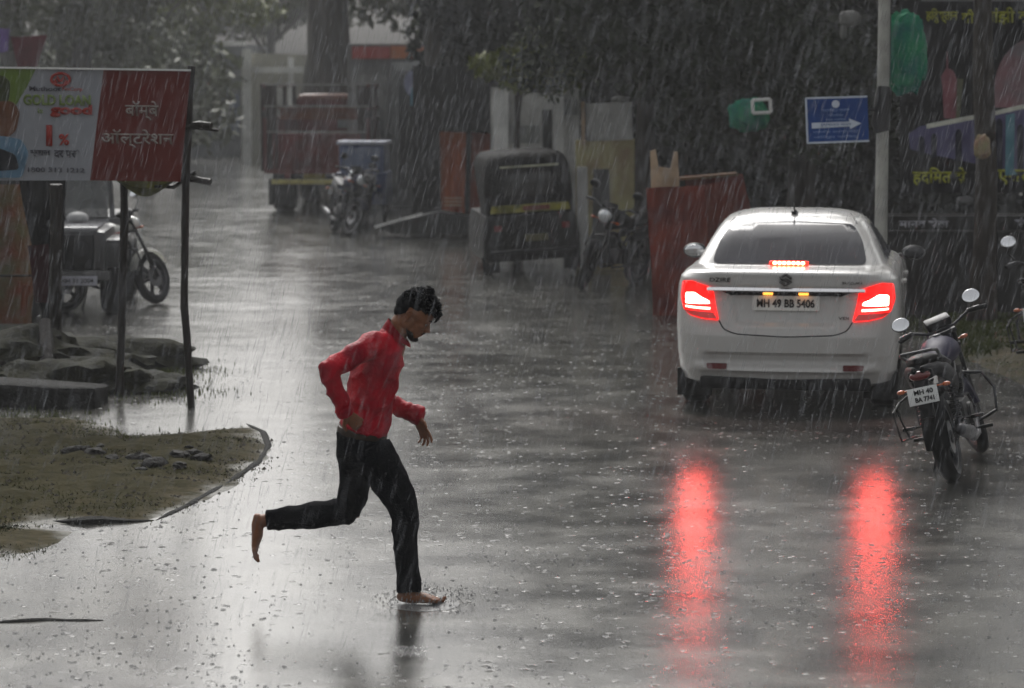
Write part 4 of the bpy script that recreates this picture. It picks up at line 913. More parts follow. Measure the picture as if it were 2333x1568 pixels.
# ------------------------------------------------------------------ hoarding on the left
WOODD = mat('dark_wet_wood', (.018, .014, .011), .45, var=.5, vscale=12, bump=.6, bscale=40, stretch=(1, 1, .2))
def stick(name, pts, r, m=WOODD, parent=None, seg=9, wob=.012):
    P = []
    for a, b in zip(pts[:-1], pts[1:]):
        for t in range(6): P.append(Vector(a).lerp(Vector(b), t / 6))
    P.append(Vector(pts[-1])); P = [p + Vector((noise.noise(p * 2.1), noise.noise(p * 1.7 + Vector((5, 0, 0))), 0)) * wob for p in P]
    bm = B(); tube(bm, P, [r * (1 + .22 * noise.noise(p * 6)) for p in P], seg); return obj(name, bm, m, parent)
def hoarding():
    Y = 19.75; o0 = D(435, 930, Y); o0.z = 0
    root = thing('hoarding', 'roadside advertising hoarding half white half red on rough wooden poles', 'hoarding', o0)
    L = lambda U, V_, dy=0.: D(U, V_, Y + dy) - o0
    def pan(name, P, m, dy=0., th=.02, parent=root): bm = B(); slab(bm, [L(u, v, dy) for u, v in P], th); return obj(name, bm, m, parent, smooth=False)
    WHT = mat('printed_white', (.28, .29, .32), .5, var=.12, vscale=2); REDP = mat('printed_red', (.125, .012, .007), .55, var=.22, vscale=3)
    wp = pan('white_panel', [(-420, 148), (236, 157), (205, 411), (-420, 412)], WHT); rp = pan('red_panel', [(236, 157), (434, 161), (411, 414), (205, 411)], REDP)
    pan('top_edge', [(-420, 146), (434, 158), (434, 162), (-420, 150)], mat('bright_edge', (.95, .95, .93), .15, .3, var=.03), -.03, .05)
    C_ = lambda P: P
    pan('green_shape', [(-60, 154), (82, 156), (60, 200), (36, 240), (-60, 250)], mat('print_green', (.13, .20, .03), .4, var=.3), -.004, .003, wp)
    pan('portrait_hair', rpoly([(-60, 165), (10, 168), (22, 185), (22, 215), (5, 222), (-60, 225)], 8), mat('print_dark', (.03, .035, .02), .5), -.008, .003, wp) if 0 else None
    bm = B(); slab(bm, [L(p.x, p.y, -.008) for p in rpoly([(-70, 170), (8, 172), (24, 186), (20, 232), (-10, 262), (-70, 262)], 12)], .003); obj('portrait', bm, mat('print_shadow', (.05, .06, .02), .5, var=.5, vscale=9), wp, smooth=False)
    bm = B(); slab(bm, [L(p.x, p.y, -.010) for p in rpoly([(-70, 232), (30, 230), (46, 255), (36, 300), (10, 318), (-70, 318)], 12)], .003); obj('brown_shape', bm, mat('print_brown', (.13, .05, .02), .5, var=.3, vscale=9), wp, smooth=False)
    bm = B(); slab(bm, [L(p.x, p.y, -.012) for p in rpoly([(-70, 305), (8, 310), (50, 318), (66, 350), (50, 405), (-70, 405)], 10)], .003); obj('blue_shape', bm, mat('print_blue', (.12, .22, .32), .5, var=.4, vscale=7), wp, smooth=False)
    bm = B(); slab(bm, [L(p.x, p.y, -.016) for p in rpoly([(-70, 330), (0, 338), (36, 352), (44, 386), (-70, 394)], 10)], .003); obj('dark_shape', bm, mat('print_black', (.02, .022, .028), .5), wp, smooth=False)
    s = D(100, 200, Y).x - D(0, 200, Y).x; s /= 100.      # metres per display pixel
    def t(body, U, V_, w_, h_, m, par, tilt=-.8, bold=.02): text('lettering', body, w_ * s, h_ * s, m, par, facing(L(U, V_, -.012), 0, R(tilt)), bold=bold)
    PR = mat('print_lettering_red', (.34, .03, .02), .4); PG = mat('print_lettering_green', (.16, .22, .06), .4); PK = mat('print_lettering_dark', (.06, .06, .08), .4); PW = mat('print_lettering_white', (.36, .31, .28), .5)
    bm = B(); tube(bm, [L(138 + 21 * math.cos(a), 181 + 14 * math.sin(a), -.012) for a in [k * math.pi / 9 for k in range(19)]], .012, 6)
    for sx in (-1, 1): tube(bm, [L(138 + sx * 2, 186, -.012), L(138 + sx * 8, 174, -.012), L(138 + sx * 13, 184, -.012), L(138 + sx * 9, 190, -.012)], .012, 6)
    obj('round_emblem', bm, PR, wp)
    t('Muthoot', 103, 202, 72, 11, PK, wp); t('FinCorp', 165, 204, 46, 11, PR, wp); t('GOLD LOAN', 130, 228, 154, 25, PG, wp, bold=.05); t('is', 92, 252, 12, 12, PG, wp); t('good', 162, 253, 96, 30, PR, wp, bold=.05)
    t('1', 112, 309, 14, 48, PR, wp, bold=.05); t('%', 146, 318, 24, 26, PR, wp, bold=.03); t('ब्याज', 92, 350, 46, 16, PK, wp, bold=.03); t('दर पर*', 152, 350, 58, 20, PK, wp, bold=.03); t('1800 313 1212', 128, 387, 130, 11, PK, wp)
    t('बॉम्बे', 323, 252, 76, 44, PW, rp, bold=.01); t('ऑल्टरेशन', 313, 316, 166, 42, PW, rp, bold=.01)
    # poles and cross sticks
    Lp = lambda U, V_, dy=.04: D(U, V_, Y + dy) - o0
    stick('pole', [Lp(437, 150), Lp(428, 280), Lp(423, 420), Lp(421, 560), Lp(420, 700), Lp(428, 800), Vector((0, .04, -.05))], .030, parent=root)
    b2 = G(272, 900) - o0; stick('pole', [Lp(284, 410, .3), Lp(282, 520, .5), Lp(276, 700, .7), b2 + Vector((0, 0, -.05))], .032, parent=root)
    stick('cross_stick', [Lp(380, 300, .05), Lp(455, 284, .03), Lp(480, 287, .0)], .030, parent=root); stick('cross_stick', [Lp(440, 290, .02), Lp(497, 297, .0)], .013, parent=root)
    stick('cross_stick', [Lp(405, 404, .08), Lp(440, 408, .05), Lp(480, 415, .0)], .026, parent=root); stick('cross_stick', [Lp(352, 424, .1), Lp(395, 426, .1), Lp(445, 392, .06)], .016, parent=root)
    for V_ in (172, 290, 398): stick('batten', [Lp(-400, V_ - 6, .07), Lp(0, V_ - 2, .07), Lp(425, V_, .07)], .022, parent=root)
    # sagging sack below the red half
    bm = B(); P0 = [(258, 412), (405, 415)]; n = 18; prv = None
    for i in range(n + 1):
        t_ = i / n; U = 258 + 147 * t_; sag = math.sin(math.pi * t_) ** 1.4 * 38
        row = [bm.verts.new(L(U, 410 + sag * j / 4, .02 + .10 * math.sin(j / 4 * 3.0) * math.sin(math.pi * t_))) for j in range(5)]
        if prv:
            for j in range(4): bm.faces.new((prv[j], row[j], row[j + 1], prv[j + 1]))
        prv = row
    bmesh.ops.solidify(bm, geom=bm.faces, thickness=.01); o = obj('sagging_sack', bm, mat('olive_sack', (.16, .16, .035), .7, var=.5, vscale=9), root)
hoarding()

# ------------------------------------------------------------------ stall, posts and cloths at the far left
def sheet(name, P, Y, m, label, cat, group=None, amp=.03, th=.01, nx=14, ny=14, parent=None, freq=5., top_amp=1., org=None):
    """hanging cloth: quad P (tl, tr, br, bl) in display px at depth Y, with vertical folds"""
    bm = B(); C4 = [D(u, v, Y) for u, v in P]; o0 = org or ((C4[2] + C4[3]) / 2); R_ = []
    for i in range(nx + 1):
        row = []
        for j in range(ny + 1):
            a = i / nx; b = j / ny; p = C4[0].lerp(C4[1], a).lerp(C4[3].lerp(C4[2], a), b)
            f = noise.noise(Vector((p.x * freq, p.z * freq * .25, Y))) + .5 * noise.noise(Vector((p.x * freq * 2.3, p.z, Y + 3)))
            p = p + Vector((noise.noise(Vector((p.z * 4, Y, 2))) * amp * .8 * b, f * amp, noise.noise(Vector((p.x * 6, 1, Y))) * amp * .7 * (b + .2))); row.append(bm.verts.new(p - o0))
        R_.append(row)
    for i in range(nx):
        for j in range(ny): bm.faces.new((R_[i][j], R_[i + 1][j], R_[i + 1][j + 1], R_[i][j + 1]))
    bmesh.ops.solidify(bm, geom=bm.faces, thickness=th)
    o = obj(name, bm, m, parent, loc=None if parent else o0)
    if not parent: tag(o, label, cat, group)
    elif label: o['label'] = label
    return o
sheet('dark_tarpaulin', [(44, 408), (152, 408), (132, 760), (96, 745)], 22.7, mat('black_tarp', (.008, .008, .009), .4), 'black tarpaulin hanging in a narrowing strip under the hoarding', 'tarpaulin', amp=.06)
sheet('red_cloth', [(62, 560), (112, 555), (110, 690), (78, 690)], 22.55, mat('dark_red_cloth', (.06, .006, .012), .6), 'dark red cloth hanging in front of the black tarpaulin', 'cloth')
o = stick('post', [D(128, 420, 22.3), D(128, 640, 22.3), G(126, 838) * 1 + Vector((0, 0, -.05))], .055); tag(o, 'thick dark wooden post beside the black tarpaulin', 'post', 'wooden posts left of the hoarding')
o = stick('post', [D(101, 735, 22.0), G(112, 872) + Vector((0, 0, -.05))], .062); tag(o, 'short dark wooden post carrying the low rail', 'post', 'wooden posts left of the hoarding')
o = stick('low_rail', [D(-260, 776, 22.0), D(0, 772, 22.0), D(140, 768, 22.0)], .020); tag(o, 'thin dark rail running low to the short wooden post', 'rail')
g = G(60, 752); st = thing('stall', 'stall hung with patchy brown and green sheets at the left edge', 'stall', g)
Y_ = g.y; SH = mat('patchy_sheet', (.16, .15, .07), .5, var=.6, vscale=3.5, col2=(.22, .07, .03), bump=.3, bscale=30)
sheet('front_sheet', [(-500, 420), (78, 420), (72, 738), (-500, 738)], Y_, SH, None, None, amp=.05, parent=st, nx=40, org=g)
sheet('lower_ledge', [(-500, 738), (92, 738), (96, 754), (-500, 754)], Y_ - .15, mat('pale_ledge', (.34, .34, .29), .3), None, None, amp=.01, parent=st, nx=10, ny=2, org=g)
bm = B(); box(bm, (-2.4, .9, .9), (4.6, 1.6, 1.75), bev=.02); obj('frame', bm, DARKM, st)
stick('seam_pole', [D(-300, 628, Y_ - .12) - g, D(80, 628, Y_ - .12) - g], .012, parent=st)
stick('orange_strap', [D(60, 650, Y_ - .1) - g, D(52, 720, Y_ - .1) - g], .03, m=mat('orange_strap', (.16, .04, .01), .5), parent=st)

# ------------------------------------------------------------------ pole, blue sign, green cloths
gp = Gp(2003 * K, 352); pole = thing('street_pole', 'tall pale street pole rising behind the white car with a dark wrapped joint', 'pole', gp)
YP2 = gp.y; PP = lambda V_: D(2003, V_, YP2) - gp
bm = B(); tube(bm, [(0, 0, 0), (0, 0, 8.2)], [.062, .045], 16); obj('shaft', bm, mat('pale_painted_pole', (.38, .38, .35), .45, var=.4, vscale=5, col2=(.24, .24, .22)), pole)
bm = B(); z0 = PP(300).z; tube(bm, [(0, 0, z0), (-.02, 0, z0 + .08), (0, 0, z0 + .3), (.01, 0, z0 + .42)], [.075, .085, .08, .065], 12); obj('wrapped_joint', bm, BLACK, pole)
bm = B(); box(bm, (.02, .06, 3.7), (.10, .06, 2.3), bev=.01); obj('cable_duct', bm, mat('grey_duct', (.09, .09, .09), .5), pole)
bm = B(); tube(bm, [(0, 0, 8.1), (-.4, -.2, 8.3), (-1.3, -.7, 8.35)], .03); box(bm, (-1.5, -.8, 8.33), (.5, .2, .09), rot=(0, 0, R(28)), bev=.03); obj('lamp_arm', bm, STEEL, pole)
BS = mat('sign_blue', (.003, .045, .21), .5, spec=.1, var=.25, vscale=3); LW = mat('sign_white', (.50, .56, .66), .35, var=.12)
ys = YP2 - .12; c0 = D(1906, 274, ys); sg = thing('blue_direction_sign', 'blue direction sign with a white arrow pointing right, fixed to the pale pole', 'sign', c0)
S_ = lambda U, V_, dy=0.: D(U, V_, ys + dy) - c0
bm = B(); slab(bm, [S_(1835, 224), (S_(1976, 220)), S_(1980, 322), S_(1839, 327)], .02); obj('board', bm, BS, sg, smooth=False); ms = (D(2000, 274, ys).x - D(1900, 274, ys).x) / 100
for P in ([(1835, 222), (1976, 218), (1976, 222), (1835, 226)], [(1839, 324), (1980, 319), (1980, 323), (1839, 328)], [(1834, 224), (1838, 224), (1842, 326), (1838, 326)]):
    bm = B(); slab(bm, [S_(u, v, -.006) for u, v in P], .004); obj('border', bm, LW, sg, smooth=False)
bm = B(); slab(bm, [S_(u, v, -.008) for u, v in ((1849, 280), (1935, 277), (1934, 270), (1962, 281), (1937, 294), (1936, 288), (1850, 293))], .004); obj('arrow', bm, LW, sg, smooth=False)
bm = B(); slab(bm, [S_(1904 + 9 * math.cos(k * .5236), 237 + 9 * math.sin(k * .5236), -.008) for k in range(12)], .004); obj('round_crest', bm, LW, sg, smooth=False)
SB = mat('sign_letter_blue', (.18, .28, .5), .4)
for body, V_, w_, h_, m_ in (('महाराष्ट्र शासन', 252, 62, 7, SB), ('पोलीस', 262, 34, 6, SB), ('नगर परिषद', 272, 46, 6, SB), ('रुग्णालय मार्ग', 285, 70, 7, BS), ('शासकीय आरोग्य केंद्र', 300, 104, 8, SB), ('जिल्हा परिषद', 312, 100, 8, SB)):
    text('lettering', body, w_ * ms, h_ * ms, m_, sg, facing(S_(1904, V_, -.016), 0, R(1.5)))
bm = B(); tube(bm, [S_(1965, 250, .03), S_(2003, 250, .1)], .012, 6); tube(bm, [S_(1965, 300, .03), S_(2003, 300, .1)], .012, 6); obj('bracket', bm, DARKM, sg)
GREEN = mat('green_cloth', (.006, .21, .085), .7, var=.5, vscale=6, bump=.4, bscale=30, col2=(.005, .12, .10))
def bundle(label, U, V_, Y, w_, h_, d_, seed, m=GREEN, name='green_cloth', cat='cloth', group='green cloths hung among the trees'):
    c = D(U, V_, Y); s_ = 1 / (F / Y * 2333 / 1024); bm = B(); bmesh.ops.create_icosphere(bm, subdivisions=4, radius=1)
    for v in bm.verts:
        q = v.co.copy(); f = 1 + .22 * noise.fractal(Vector((q.x * 3.2 + seed, q.y * 3, q.z * 1.1)), 1, 2, 4); q.x = math.copysign(abs(q.x) ** .75, q.x); q.z = math.copysign(abs(q.z) ** .8, q.z)
        v.co = Vector((q.x * w_ * s_ * f, q.y * d_ * f, q.z * h_ * s_ * f))
    o = obj(name, bm, m, loc=c); tag(o, label, cat, group); return o
bundle('large bright green cloth bundled against the pale pole near the top', 2062, 120, YP2 + .25, 46, 92, .12, 1)
bundle('smaller green cloth lump in the dark trees left of the blue sign', 1706, 262, 30, 44, 36, .15, 5)
def frame_sign(label, P, Y, m_, w_=5):
    c = D(*P[0], Y); root = thing('small_white_frame', label, 'frame', c)
    for a, b in zip(P, P[1:] + P[:1]): bm = B(); tube(bm, [D(*a, Y) - c, D(*b, Y) - c], .022, 6); obj('bar', bm, m_, root)
frame_sign('small white metal frame beside the lower green cloth', [(1714, 228), (1755, 226), (1756, 256), (1716, 258)], 29.8, WHITEP)
bundle('pale folded sheet caught high in the branches near the pole', 1937, 42, 28, 24, 17, .06, 8, mat('grey_white_sheet', (.19, .19, .18), .5, var=.3), 'pale_sheet', 'sheet', None)
bundle('thin pale strip dangling below the folded sheet', 1922, 72, 28, 8, 16, .03, 9, mat('grey_white_sheet', (.19, .19, .18), .5), 'pale_strip', 'strip', None)
bundle('white ledge end sticking out beside the yellow panel', 1414, 226, 33, 20, 7, .08, 12, mat('grey_white_sheet', (.19, .19, .18), .5), 'white_ledge', 'ledge', None)

# ------------------------------------------------------------------ picture board and dark wall on the right
YB = 27.6; g = D(2100, 440, YB); bd = thing('shrine_board', 'black board painted with a pink domed shrine and yellow Hindi letters at the right edge', 'board', g)
BQ = lambda U, V_, dy=0.: D(U, V_, YB + dy) - g; mb = (D(2100, 200, YB).x - D(2000, 200, YB).x) / 100
def bpoly(name, P, m_, dy, r=0, par=bd): bm = B(); P = rpoly(P, r) if r else [Vector(p) for p in P]; slab(bm, [BQ(p.x, p.y, dy) for p in P], .006); return obj(name, bm, m_, par, smooth=False)
BK = mat('board_black', (.008, .008, .009), .5)
bpoly('panel', [(2050, 2), (2760, 2), (2760, 440), (2050, 440)], BK, 0); bpoly('top_edge', [(2100, -3), (2760, -3), (2760, 3), (2100, 3)], mat('worn_grey', (.18, .18, .18), .5), -.01)
PK1 = mat('dome_pink', (.30, .14, .16), .5, var=.35, vscale=3, col2=(.21, .18, .19)); PK2 = mat('minaret_pink', (.30, .11, .13), .5, var=.4, vscale=5); LIL = mat('arcade_lilac', (.13, .12, .24), .5, var=.35, vscale=3); DKB = mat('arch_shadow_paint', (.012, .013, .03), .5); CRM = mat('cornice_cream', (.75, .75, .66), .5, var=.3, vscale=8); TEA = mat('pillar_blue', (.12, .29, .36), .5, var=.4, vscale=4)
bpoly('painted_dome', [(2262 + 95 * (1 - math.cos(q)), 245 - 158 * math.sin(q) ** .8) for q in [k * math.pi / 20 for k in range(21)]], PK1, -.010)
bpoly('painted_minaret', rpoly([(2144, 175), (2156, 154), (2172, 160), (2180, 180), (2178, 270), (2150, 270), (2148, 205)], 5), PK2, -.010)
bpoly('painted_finial', [(2157, 118), (2159, 118), (2160, 156), (2156, 156)], PK2, -.010); bpoly('painted_finial', [(2166, 178), (2195, 180), (2186, 270), (2170, 270)], mat('olive_cream', (.12, .12, .07), .5), -.008)
bpoly('painted_arcade', [(2070, 305), (2095, 288), (2260, 262), (2333, 248), (2500, 262), (2500, 415), (2333, 400), (2280, 385), (2200, 368), (2120, 352), (2074, 340)], LIL, -.012)
bpoly('painted_cornice', [(2110, 283), (2260, 254), (2330, 238), (2500, 254), (2500, 262), (2330, 248), (2262, 264), (2112, 293)], CRM, -.018)
for u, w_, v0, v1 in ((2100, 13, 312, 350), (2128, 12, 306, 360), (2184, 14, 296, 366), (2232, 13, 290, 360), (2276, 16, 272, 400), (2325, 15, 285, 400), (2370, 15, 285, 400), (2430, 15, 290, 400)):
    bpoly('painted_arch', [(u - w_ / 2, v1)] + [(u - w_ / 2 * math.cos(k * math.pi / 8), v0 + 12 - 14 * math.sin(k * math.pi / 8)) for k in range(9)] + [(u + w_ / 2, v1)], DKB, -.020)
bpoly('painted_pillar', [(2292, 262), (2312, 258), (2310, 385), (2318, 398), (2290, 400)], TEA, -.024)
YL = mat('yellow_lettering', (.42, .43, .035), .45, var=.4, vscale=12)
text('lettering', 'हिंदुस्तान', 72 * mb, 34 * mb, YL, bd, facing(BQ(2146, 36, -.02)), bold=.03); text('lettering', 'की', 28 * mb, 32 * mb, YL, bd, facing(BQ(2205, 37, -.02)), bold=.03); text('lettering', 'सांझी विरासत', 180 * mb, 40 * mb, YL, bd, facing(BQ(2330, 36, -.02)), bold=.03)
text('lettering', 'हदिमत से', 122 * mb, 42 * mb, YL, bd, facing(BQ(2140, 402, -.02)), bold=.03); text('lettering', 'एकता', 90 * mb, 36 * mb, YL, bd, facing(BQ(2318, 404, -.02)), bold=.03)
yw = 27.9; g2 = G(2200, 726); wl = thing('dark_boundary_wall', 'low dark wall with rails and worn white lettering behind the parked motorbikes', 'wall', g2); yw = g2.y
WQ = lambda U, V_, dy=0.: D(U, V_, yw + dy) - g2
bm = B(); slab(bm, [WQ(2018, 492), WQ(2800, 492), WQ(2800, 728), WQ(2018, 728)], .25); obj('wall_face', bm, mat('dark_wet_plaster', (.030, .030, .029), .4, var=.5, vscale=2), wl, smooth=False)
for V_ in (487, 525): bm = B(); slab(bm, [WQ(2014, V_, -.03), WQ(2800, V_, -.03), WQ(2800, V_ + 4, -.03), WQ(2014, V_ + 4, -.03)], .05); obj('rail', bm, mat('worn_rail', (.07, .07, .065), .4), wl, smooth=False)
text('lettering', 'मानव सेवा', 112 * mb, 22 * mb, mat('worn_white_letters', (.50, .50, .55), .5, var=.4, vscale=20), wl, facing(WQ(2105, 508, -.02)), bold=.03)
text('lettering', 'संघ', 36 * mb, 20 * mb, mat('worn_white_letters', (.22, .22, .24), .5), wl, facing(WQ(2330, 506, -.02)), bold=.03)
bundle('yellow and cream paper lantern on the tree trunk at the right', 2238, 334, 25.6, 18, 26, .06, 20, mat('cream_paper', (.26, .24, .13), .5, var=.5, vscale=8, col2=(.30, .17, .12)), 'paper_lantern', 'lantern', None)
bundle('small pale package stuck above the dark wall', 2198, 457, 27.3, 18, 10, .05, 22, mat('dull_grey_paper', (.13, .13, .13), .5), 'grey_package', 'package', None)

# ------------------------------------------------------------------ red stall, rickshaw-side walls, shops
def quadthing(name, label, cat, P, Y, m_, th=.1, parts=(), ground_=True, group=None):
    """upright slab from display px at depth Y; parts: (name, poly, mat, proud)"""
    c = D(sum(p[0] for p in P) / len(P), max(p[1] for p in P), Y); root = thing(name, label, cat, c, group=group)
    bm = B(); slab(bm, [D(u, v, Y) - c for u, v in P], th); obj('face', bm, m_, root, smooth=False)
    for nm, Q, mm, pr in parts: bm = B(); slab(bm, [D(u, v, Y - pr) - c for u, v in Q], max(.012, min(pr - .004, .06))); obj(nm, bm, mm, root, smooth=False)
    return root
RT = mat('red_tarpaulin', (.25, .046, .018), .5, var=.35, vscale=2.5, bump=.3, bscale=14, col2=(.12, .018, .012))
yr = 27.5; gr = D(1560, 716, yr); gr.z = 0; rs = thing('red_stall', 'stall wrapped in dark red tarpaulin left of the white car', 'stall', gr)
sheet('front_sheet', [(1472, 428), (1606, 422), (1620, 722), (1490, 722)], yr, RT, None, None, amp=.035, parent=rs, nx=16, org=gr)
sheet('right_sheet', [(1560, 400), (1692, 396), (1760, 700), (1600, 715)], yr + .5, RT, None, None, amp=.035, parent=rs, nx=16, org=gr)
sheet('side_sheet', [(1606, 422), (1692, 400), (1740, 640), (1620, 715)], yr + .2, RT, None, None, amp=.02, parent=rs, nx=8, org=gr)
CR = mat('cream_board', (.50, .36, .24), .5, var=.4, vscale=6)
bm = B(); slab(bm, [D(u, v, yr + .1) - gr for u, v in ((1482, 345), (1494, 340), (1500, 380), (1528, 384), (1536, 345), (1544, 346), (1548, 424), (1484, 428))], .05); obj('cream_board', bm, CR, rs, smooth=False)
bm = B(); slab(bm, [D(u, v, yr + .3) - gr for u, v in ((1550, 405), (1680, 394), (1684, 400), (1552, 412))], .3); obj('roof_edge', bm, mat('brown_edge', (.16, .09, .05), .5), rs, smooth=False)
GW = mat('grey_plaster', (.72, .72, .70), .6, var=.4, vscale=1.6, bump=.3, bscale=12, col2=(.27, .27, .26)); LG = mat('light_plaster', (.82, .82, .80), .6, var=.35, vscale=2); DG = mat('painted_recess_shade', (.045, .047, .045), .6); PO = mat('grey_poster', (.26, .27, .26), .5, var=.3); YP_ = mat('yellow_cream_panel', (.55, .52, .26), .5, var=.35, vscale=3, col2=(.36, .27, .16))  # DG: flat dark colour standing in for shade inside openings
quadthing('plaster_wall', 'grey plaster wall with posters behind the auto rickshaw', 'wall', [(1118, 196), (1320, 200), (1320, 555), (1118, 555)], 39, GW, .3,
          [('pillar', [(1124, 200), (1158, 200), (1158, 556), (1124, 556)], LG, .12), ('pillar', [(1262, 205), (1284, 205), (1284, 556), (1262, 556)], LG, .12), ('poster', [(1166, 286), (1228, 286), (1228, 326), (1166, 326)], PO, .02), ('poster', [(1284, 226), (1316, 226), (1316, 262), (1284, 262)], PO, .02), ('window', [(1236, 250), (1258, 250), (1258, 345), (1236, 345)], DG, .015), ('coping', [(1112, 188), (1326, 192), (1326, 202), (1112, 198)], mat('dark_coping', (.09, .09, .088), .6), .16)])  # the window slab colours in a dark, shaded gap in the wall
quadthing('yellow_shelter', 'pale yellow sheeted shelter with a grey door behind the dark motorbike', 'shelter', [(1312, 320), (1446, 316), (1446, 614), (1312, 614)], 34, YP_, .15,
          [('door', [(1352, 385), (1388, 385), (1392, 602), (1348, 602)], mat('grey_door', (.10, .10, .10), .5), .02), ('white_post', [(1314, 380), (1338, 380), (1342, 604), (1316, 604)], LG, .10), ('cream_pipe', [(1324, 232), (1332, 232), (1334, 330), (1326, 330)], CR, .08), ('upper_panel', [(1336, 236), (1440, 232), (1442, 318), (1336, 322)], GW, .03)])
OC = mat('orange_curtain', (.36, .10, .022), .5, var=.35, vscale=3, col2=(.22, .055, .015), stretch=(3, 3, .4)); RC = mat('red_curtain', (.26, .055, .018), .5, var=.3)
gk = D(1060, 508, 41.5); gk.z = 0; kk = thing('kiosk', 'dark kiosk with an orange shutter curtain behind the auto rickshaw', 'kiosk', gk)
sheet('curtain', [(1002, 300), (1062, 302), (1058, 498), (1006, 496)], 41.5, OC, 'bright orange curtain with pale stripes at its foot', None, amp=.03, parent=kk, org=gk); sheet('curtain', [(1072, 302), (1122, 305), (1116, 508), (1066, 506)], 41.7, RC, 'darker red orange curtain on the right', None, amp=.03, parent=kk, org=gk)
KD = mat('kiosk_dark', (.022, .022, .022), .6)
for P, dy in (([(940, 150), (1124, 150), (1124, 300), (940, 300)], -.05), ([(940, 300), (1002, 300), (1002, 534), (940, 534)], 0), ([(1058, 300), (1074, 300), (1068, 534), (1056, 534)], .05), ([(1118, 300), (1126, 300), (1122, 534), (1112, 534)], -.05)): bm = B(); slab(bm, [D(u, v, 41.6 + dy) - gk for u, v in P], .12); obj('panel', bm, KD, kk, smooth=False)
for V_ in (450, 458, 466): bm = B(); slab(bm, [D(u, v, 41.42) - gk for u, v in ((1012, V_), (1052, V_), (1052, V_ + 3), (1012, V_ + 3))], .01); obj('stripe', bm, CR, kk, smooth=False)
quadthing('stone_plinth', 'low dark stone plinth in front of the kiosk', 'plinth', [(852, 518), (1000, 482), (1122, 500), (1122, 534), (900, 534)], 40.6, mat('dark_plinth', (.035, .036, .035), .5, var=.4), .6, [('pale_edge', [(852, 514), (962, 484), (962, 488), (854, 521)], LG, .03)])
SO = mat('orange_signboard', (.50, .17, .07), .5, var=.2); SR = mat('dull_red_signboard', (.42, .08, .07), .5, var=.25); SW = mat('shop_wall_grey', (.22, .225, .22), .6, var=.35, vscale=1.2)
shp = quadthing('roadside_shop', 'grey roadside shop with red and orange signboards under the far trees', 'shop', [(792, 100), (1000, 100), (1000, 470), (792, 470)], 50, SW, 2.5,
          [('signboard', [(802, 106), (888, 106), (888, 134), (802, 134)], SR, .10), ('signboard', [(890, 104), (990, 106), (990, 134), (890, 133)], SO, .12), ('awning', [(892, 142), (985, 138), (996, 160), (900, 162)], mat('white_awning', (.42, .43, .42), .4), .35), ('post', [(893, 162), (906, 162), (906, 430), (893, 430)], mat('shop_post', (.22, .23, .22), .5), .30), ('post', [(846, 270), (858, 270), (858, 440), (846, 440)], mat('shop_post', (.22, .23, .22), .5), .30), ('doorway', [(910, 170), (985, 170), (985, 430), (910, 430)], DG, .02), ('shutter', [(800, 170), (880, 170), (880, 430), (800, 430)], PO, .03)])  # doorway shade is painted as a flat dark slab
c = D(956, 190, 49.0); rd = thing('round_shop_sign', 'round blue and white sign hanging beside the shop awning', 'sign', c)
bm = B(); disc_lathe(bm, [(.001, -.02), (.30, -.02), (.30, .02), (.001, .02)], (0, 0, 0), 'Y', 24); obj('disc', bm, mat('pale_lilac_disc', (.36, .38, .55), .4, var=.4, vscale=5), rd)
bm = B(); slab(bm, [(-.18, -.04, -.42), (.3, -.04, -.46), (.26, -.04, -.12), (-.16, -.04, -.08)], .02); obj('blue_plate', bm, mat('sky_blue_plate', (.16, .36, .48), .4), rd); bm = B(); ell(bm, (.0, -.05, .0), (.12, .02, .10)); obj('dark_mark', bm, mat('print_black', (.02, .022, .028), .5), rd)
# far end of the street
quadthing('grey_building', 'plain tall grey building closing the far end of the street', 'building', [(395, 102), (556, 100), (556, 357), (395, 357)], 82, mat('far_grey_wall', (.13, .14, .15), .6, var=.25, vscale=.5), 8, [('parapet', [(392, 96), (560, 94), (560, 104), (392, 106)], LG, .2), ('blue_shutter', [(500, 215), (545, 215), (545, 300), (500, 300)], mat('blue_shutter', (.12, .15, .22), .5), .05), ('window', [(420, 140), (450, 140), (450, 190), (420, 190)], PO, .05)])
quadthing('cream_building', 'cream walled building just left of the red truck, far down the street', 'building', [(550, 120), (860, 128), (860, 371), (550, 371)], 76, mat('far_cream_wall', (.36, .35, .29), .6, var=.3, vscale=.6), 6, [('gate_pillar', [(552, 112), (572, 112), (572, 371), (552, 371)], LG, .3), ('gate_pillar', [(656, 130), (668, 130), (668, 371), (656, 371)], LG, .3), ('canopy', [(575, 152), (690, 152), (690, 166), (575, 166)], LG, .5), ('doorway', [(600, 200), (650, 200), (650, 371), (600, 371)], GW, .05)])
sheet('purple_cloth', [(-40, 60), (22, 66), (18, 116), (-40, 120)], 40, mat('purple_cloth', (.16, .11, .26), .6, var=.3), 'purple cloth hanging at the top left edge', 'cloth'); sheet('maroon_cloth', [(24, 84), (108, 80), (84, 152), (40, 152)], 38, mat('maroon_cloth', (.12, .03, .04), .6, var=.3), 'dull maroon cloth hanging above the hoarding at the left', 'cloth')
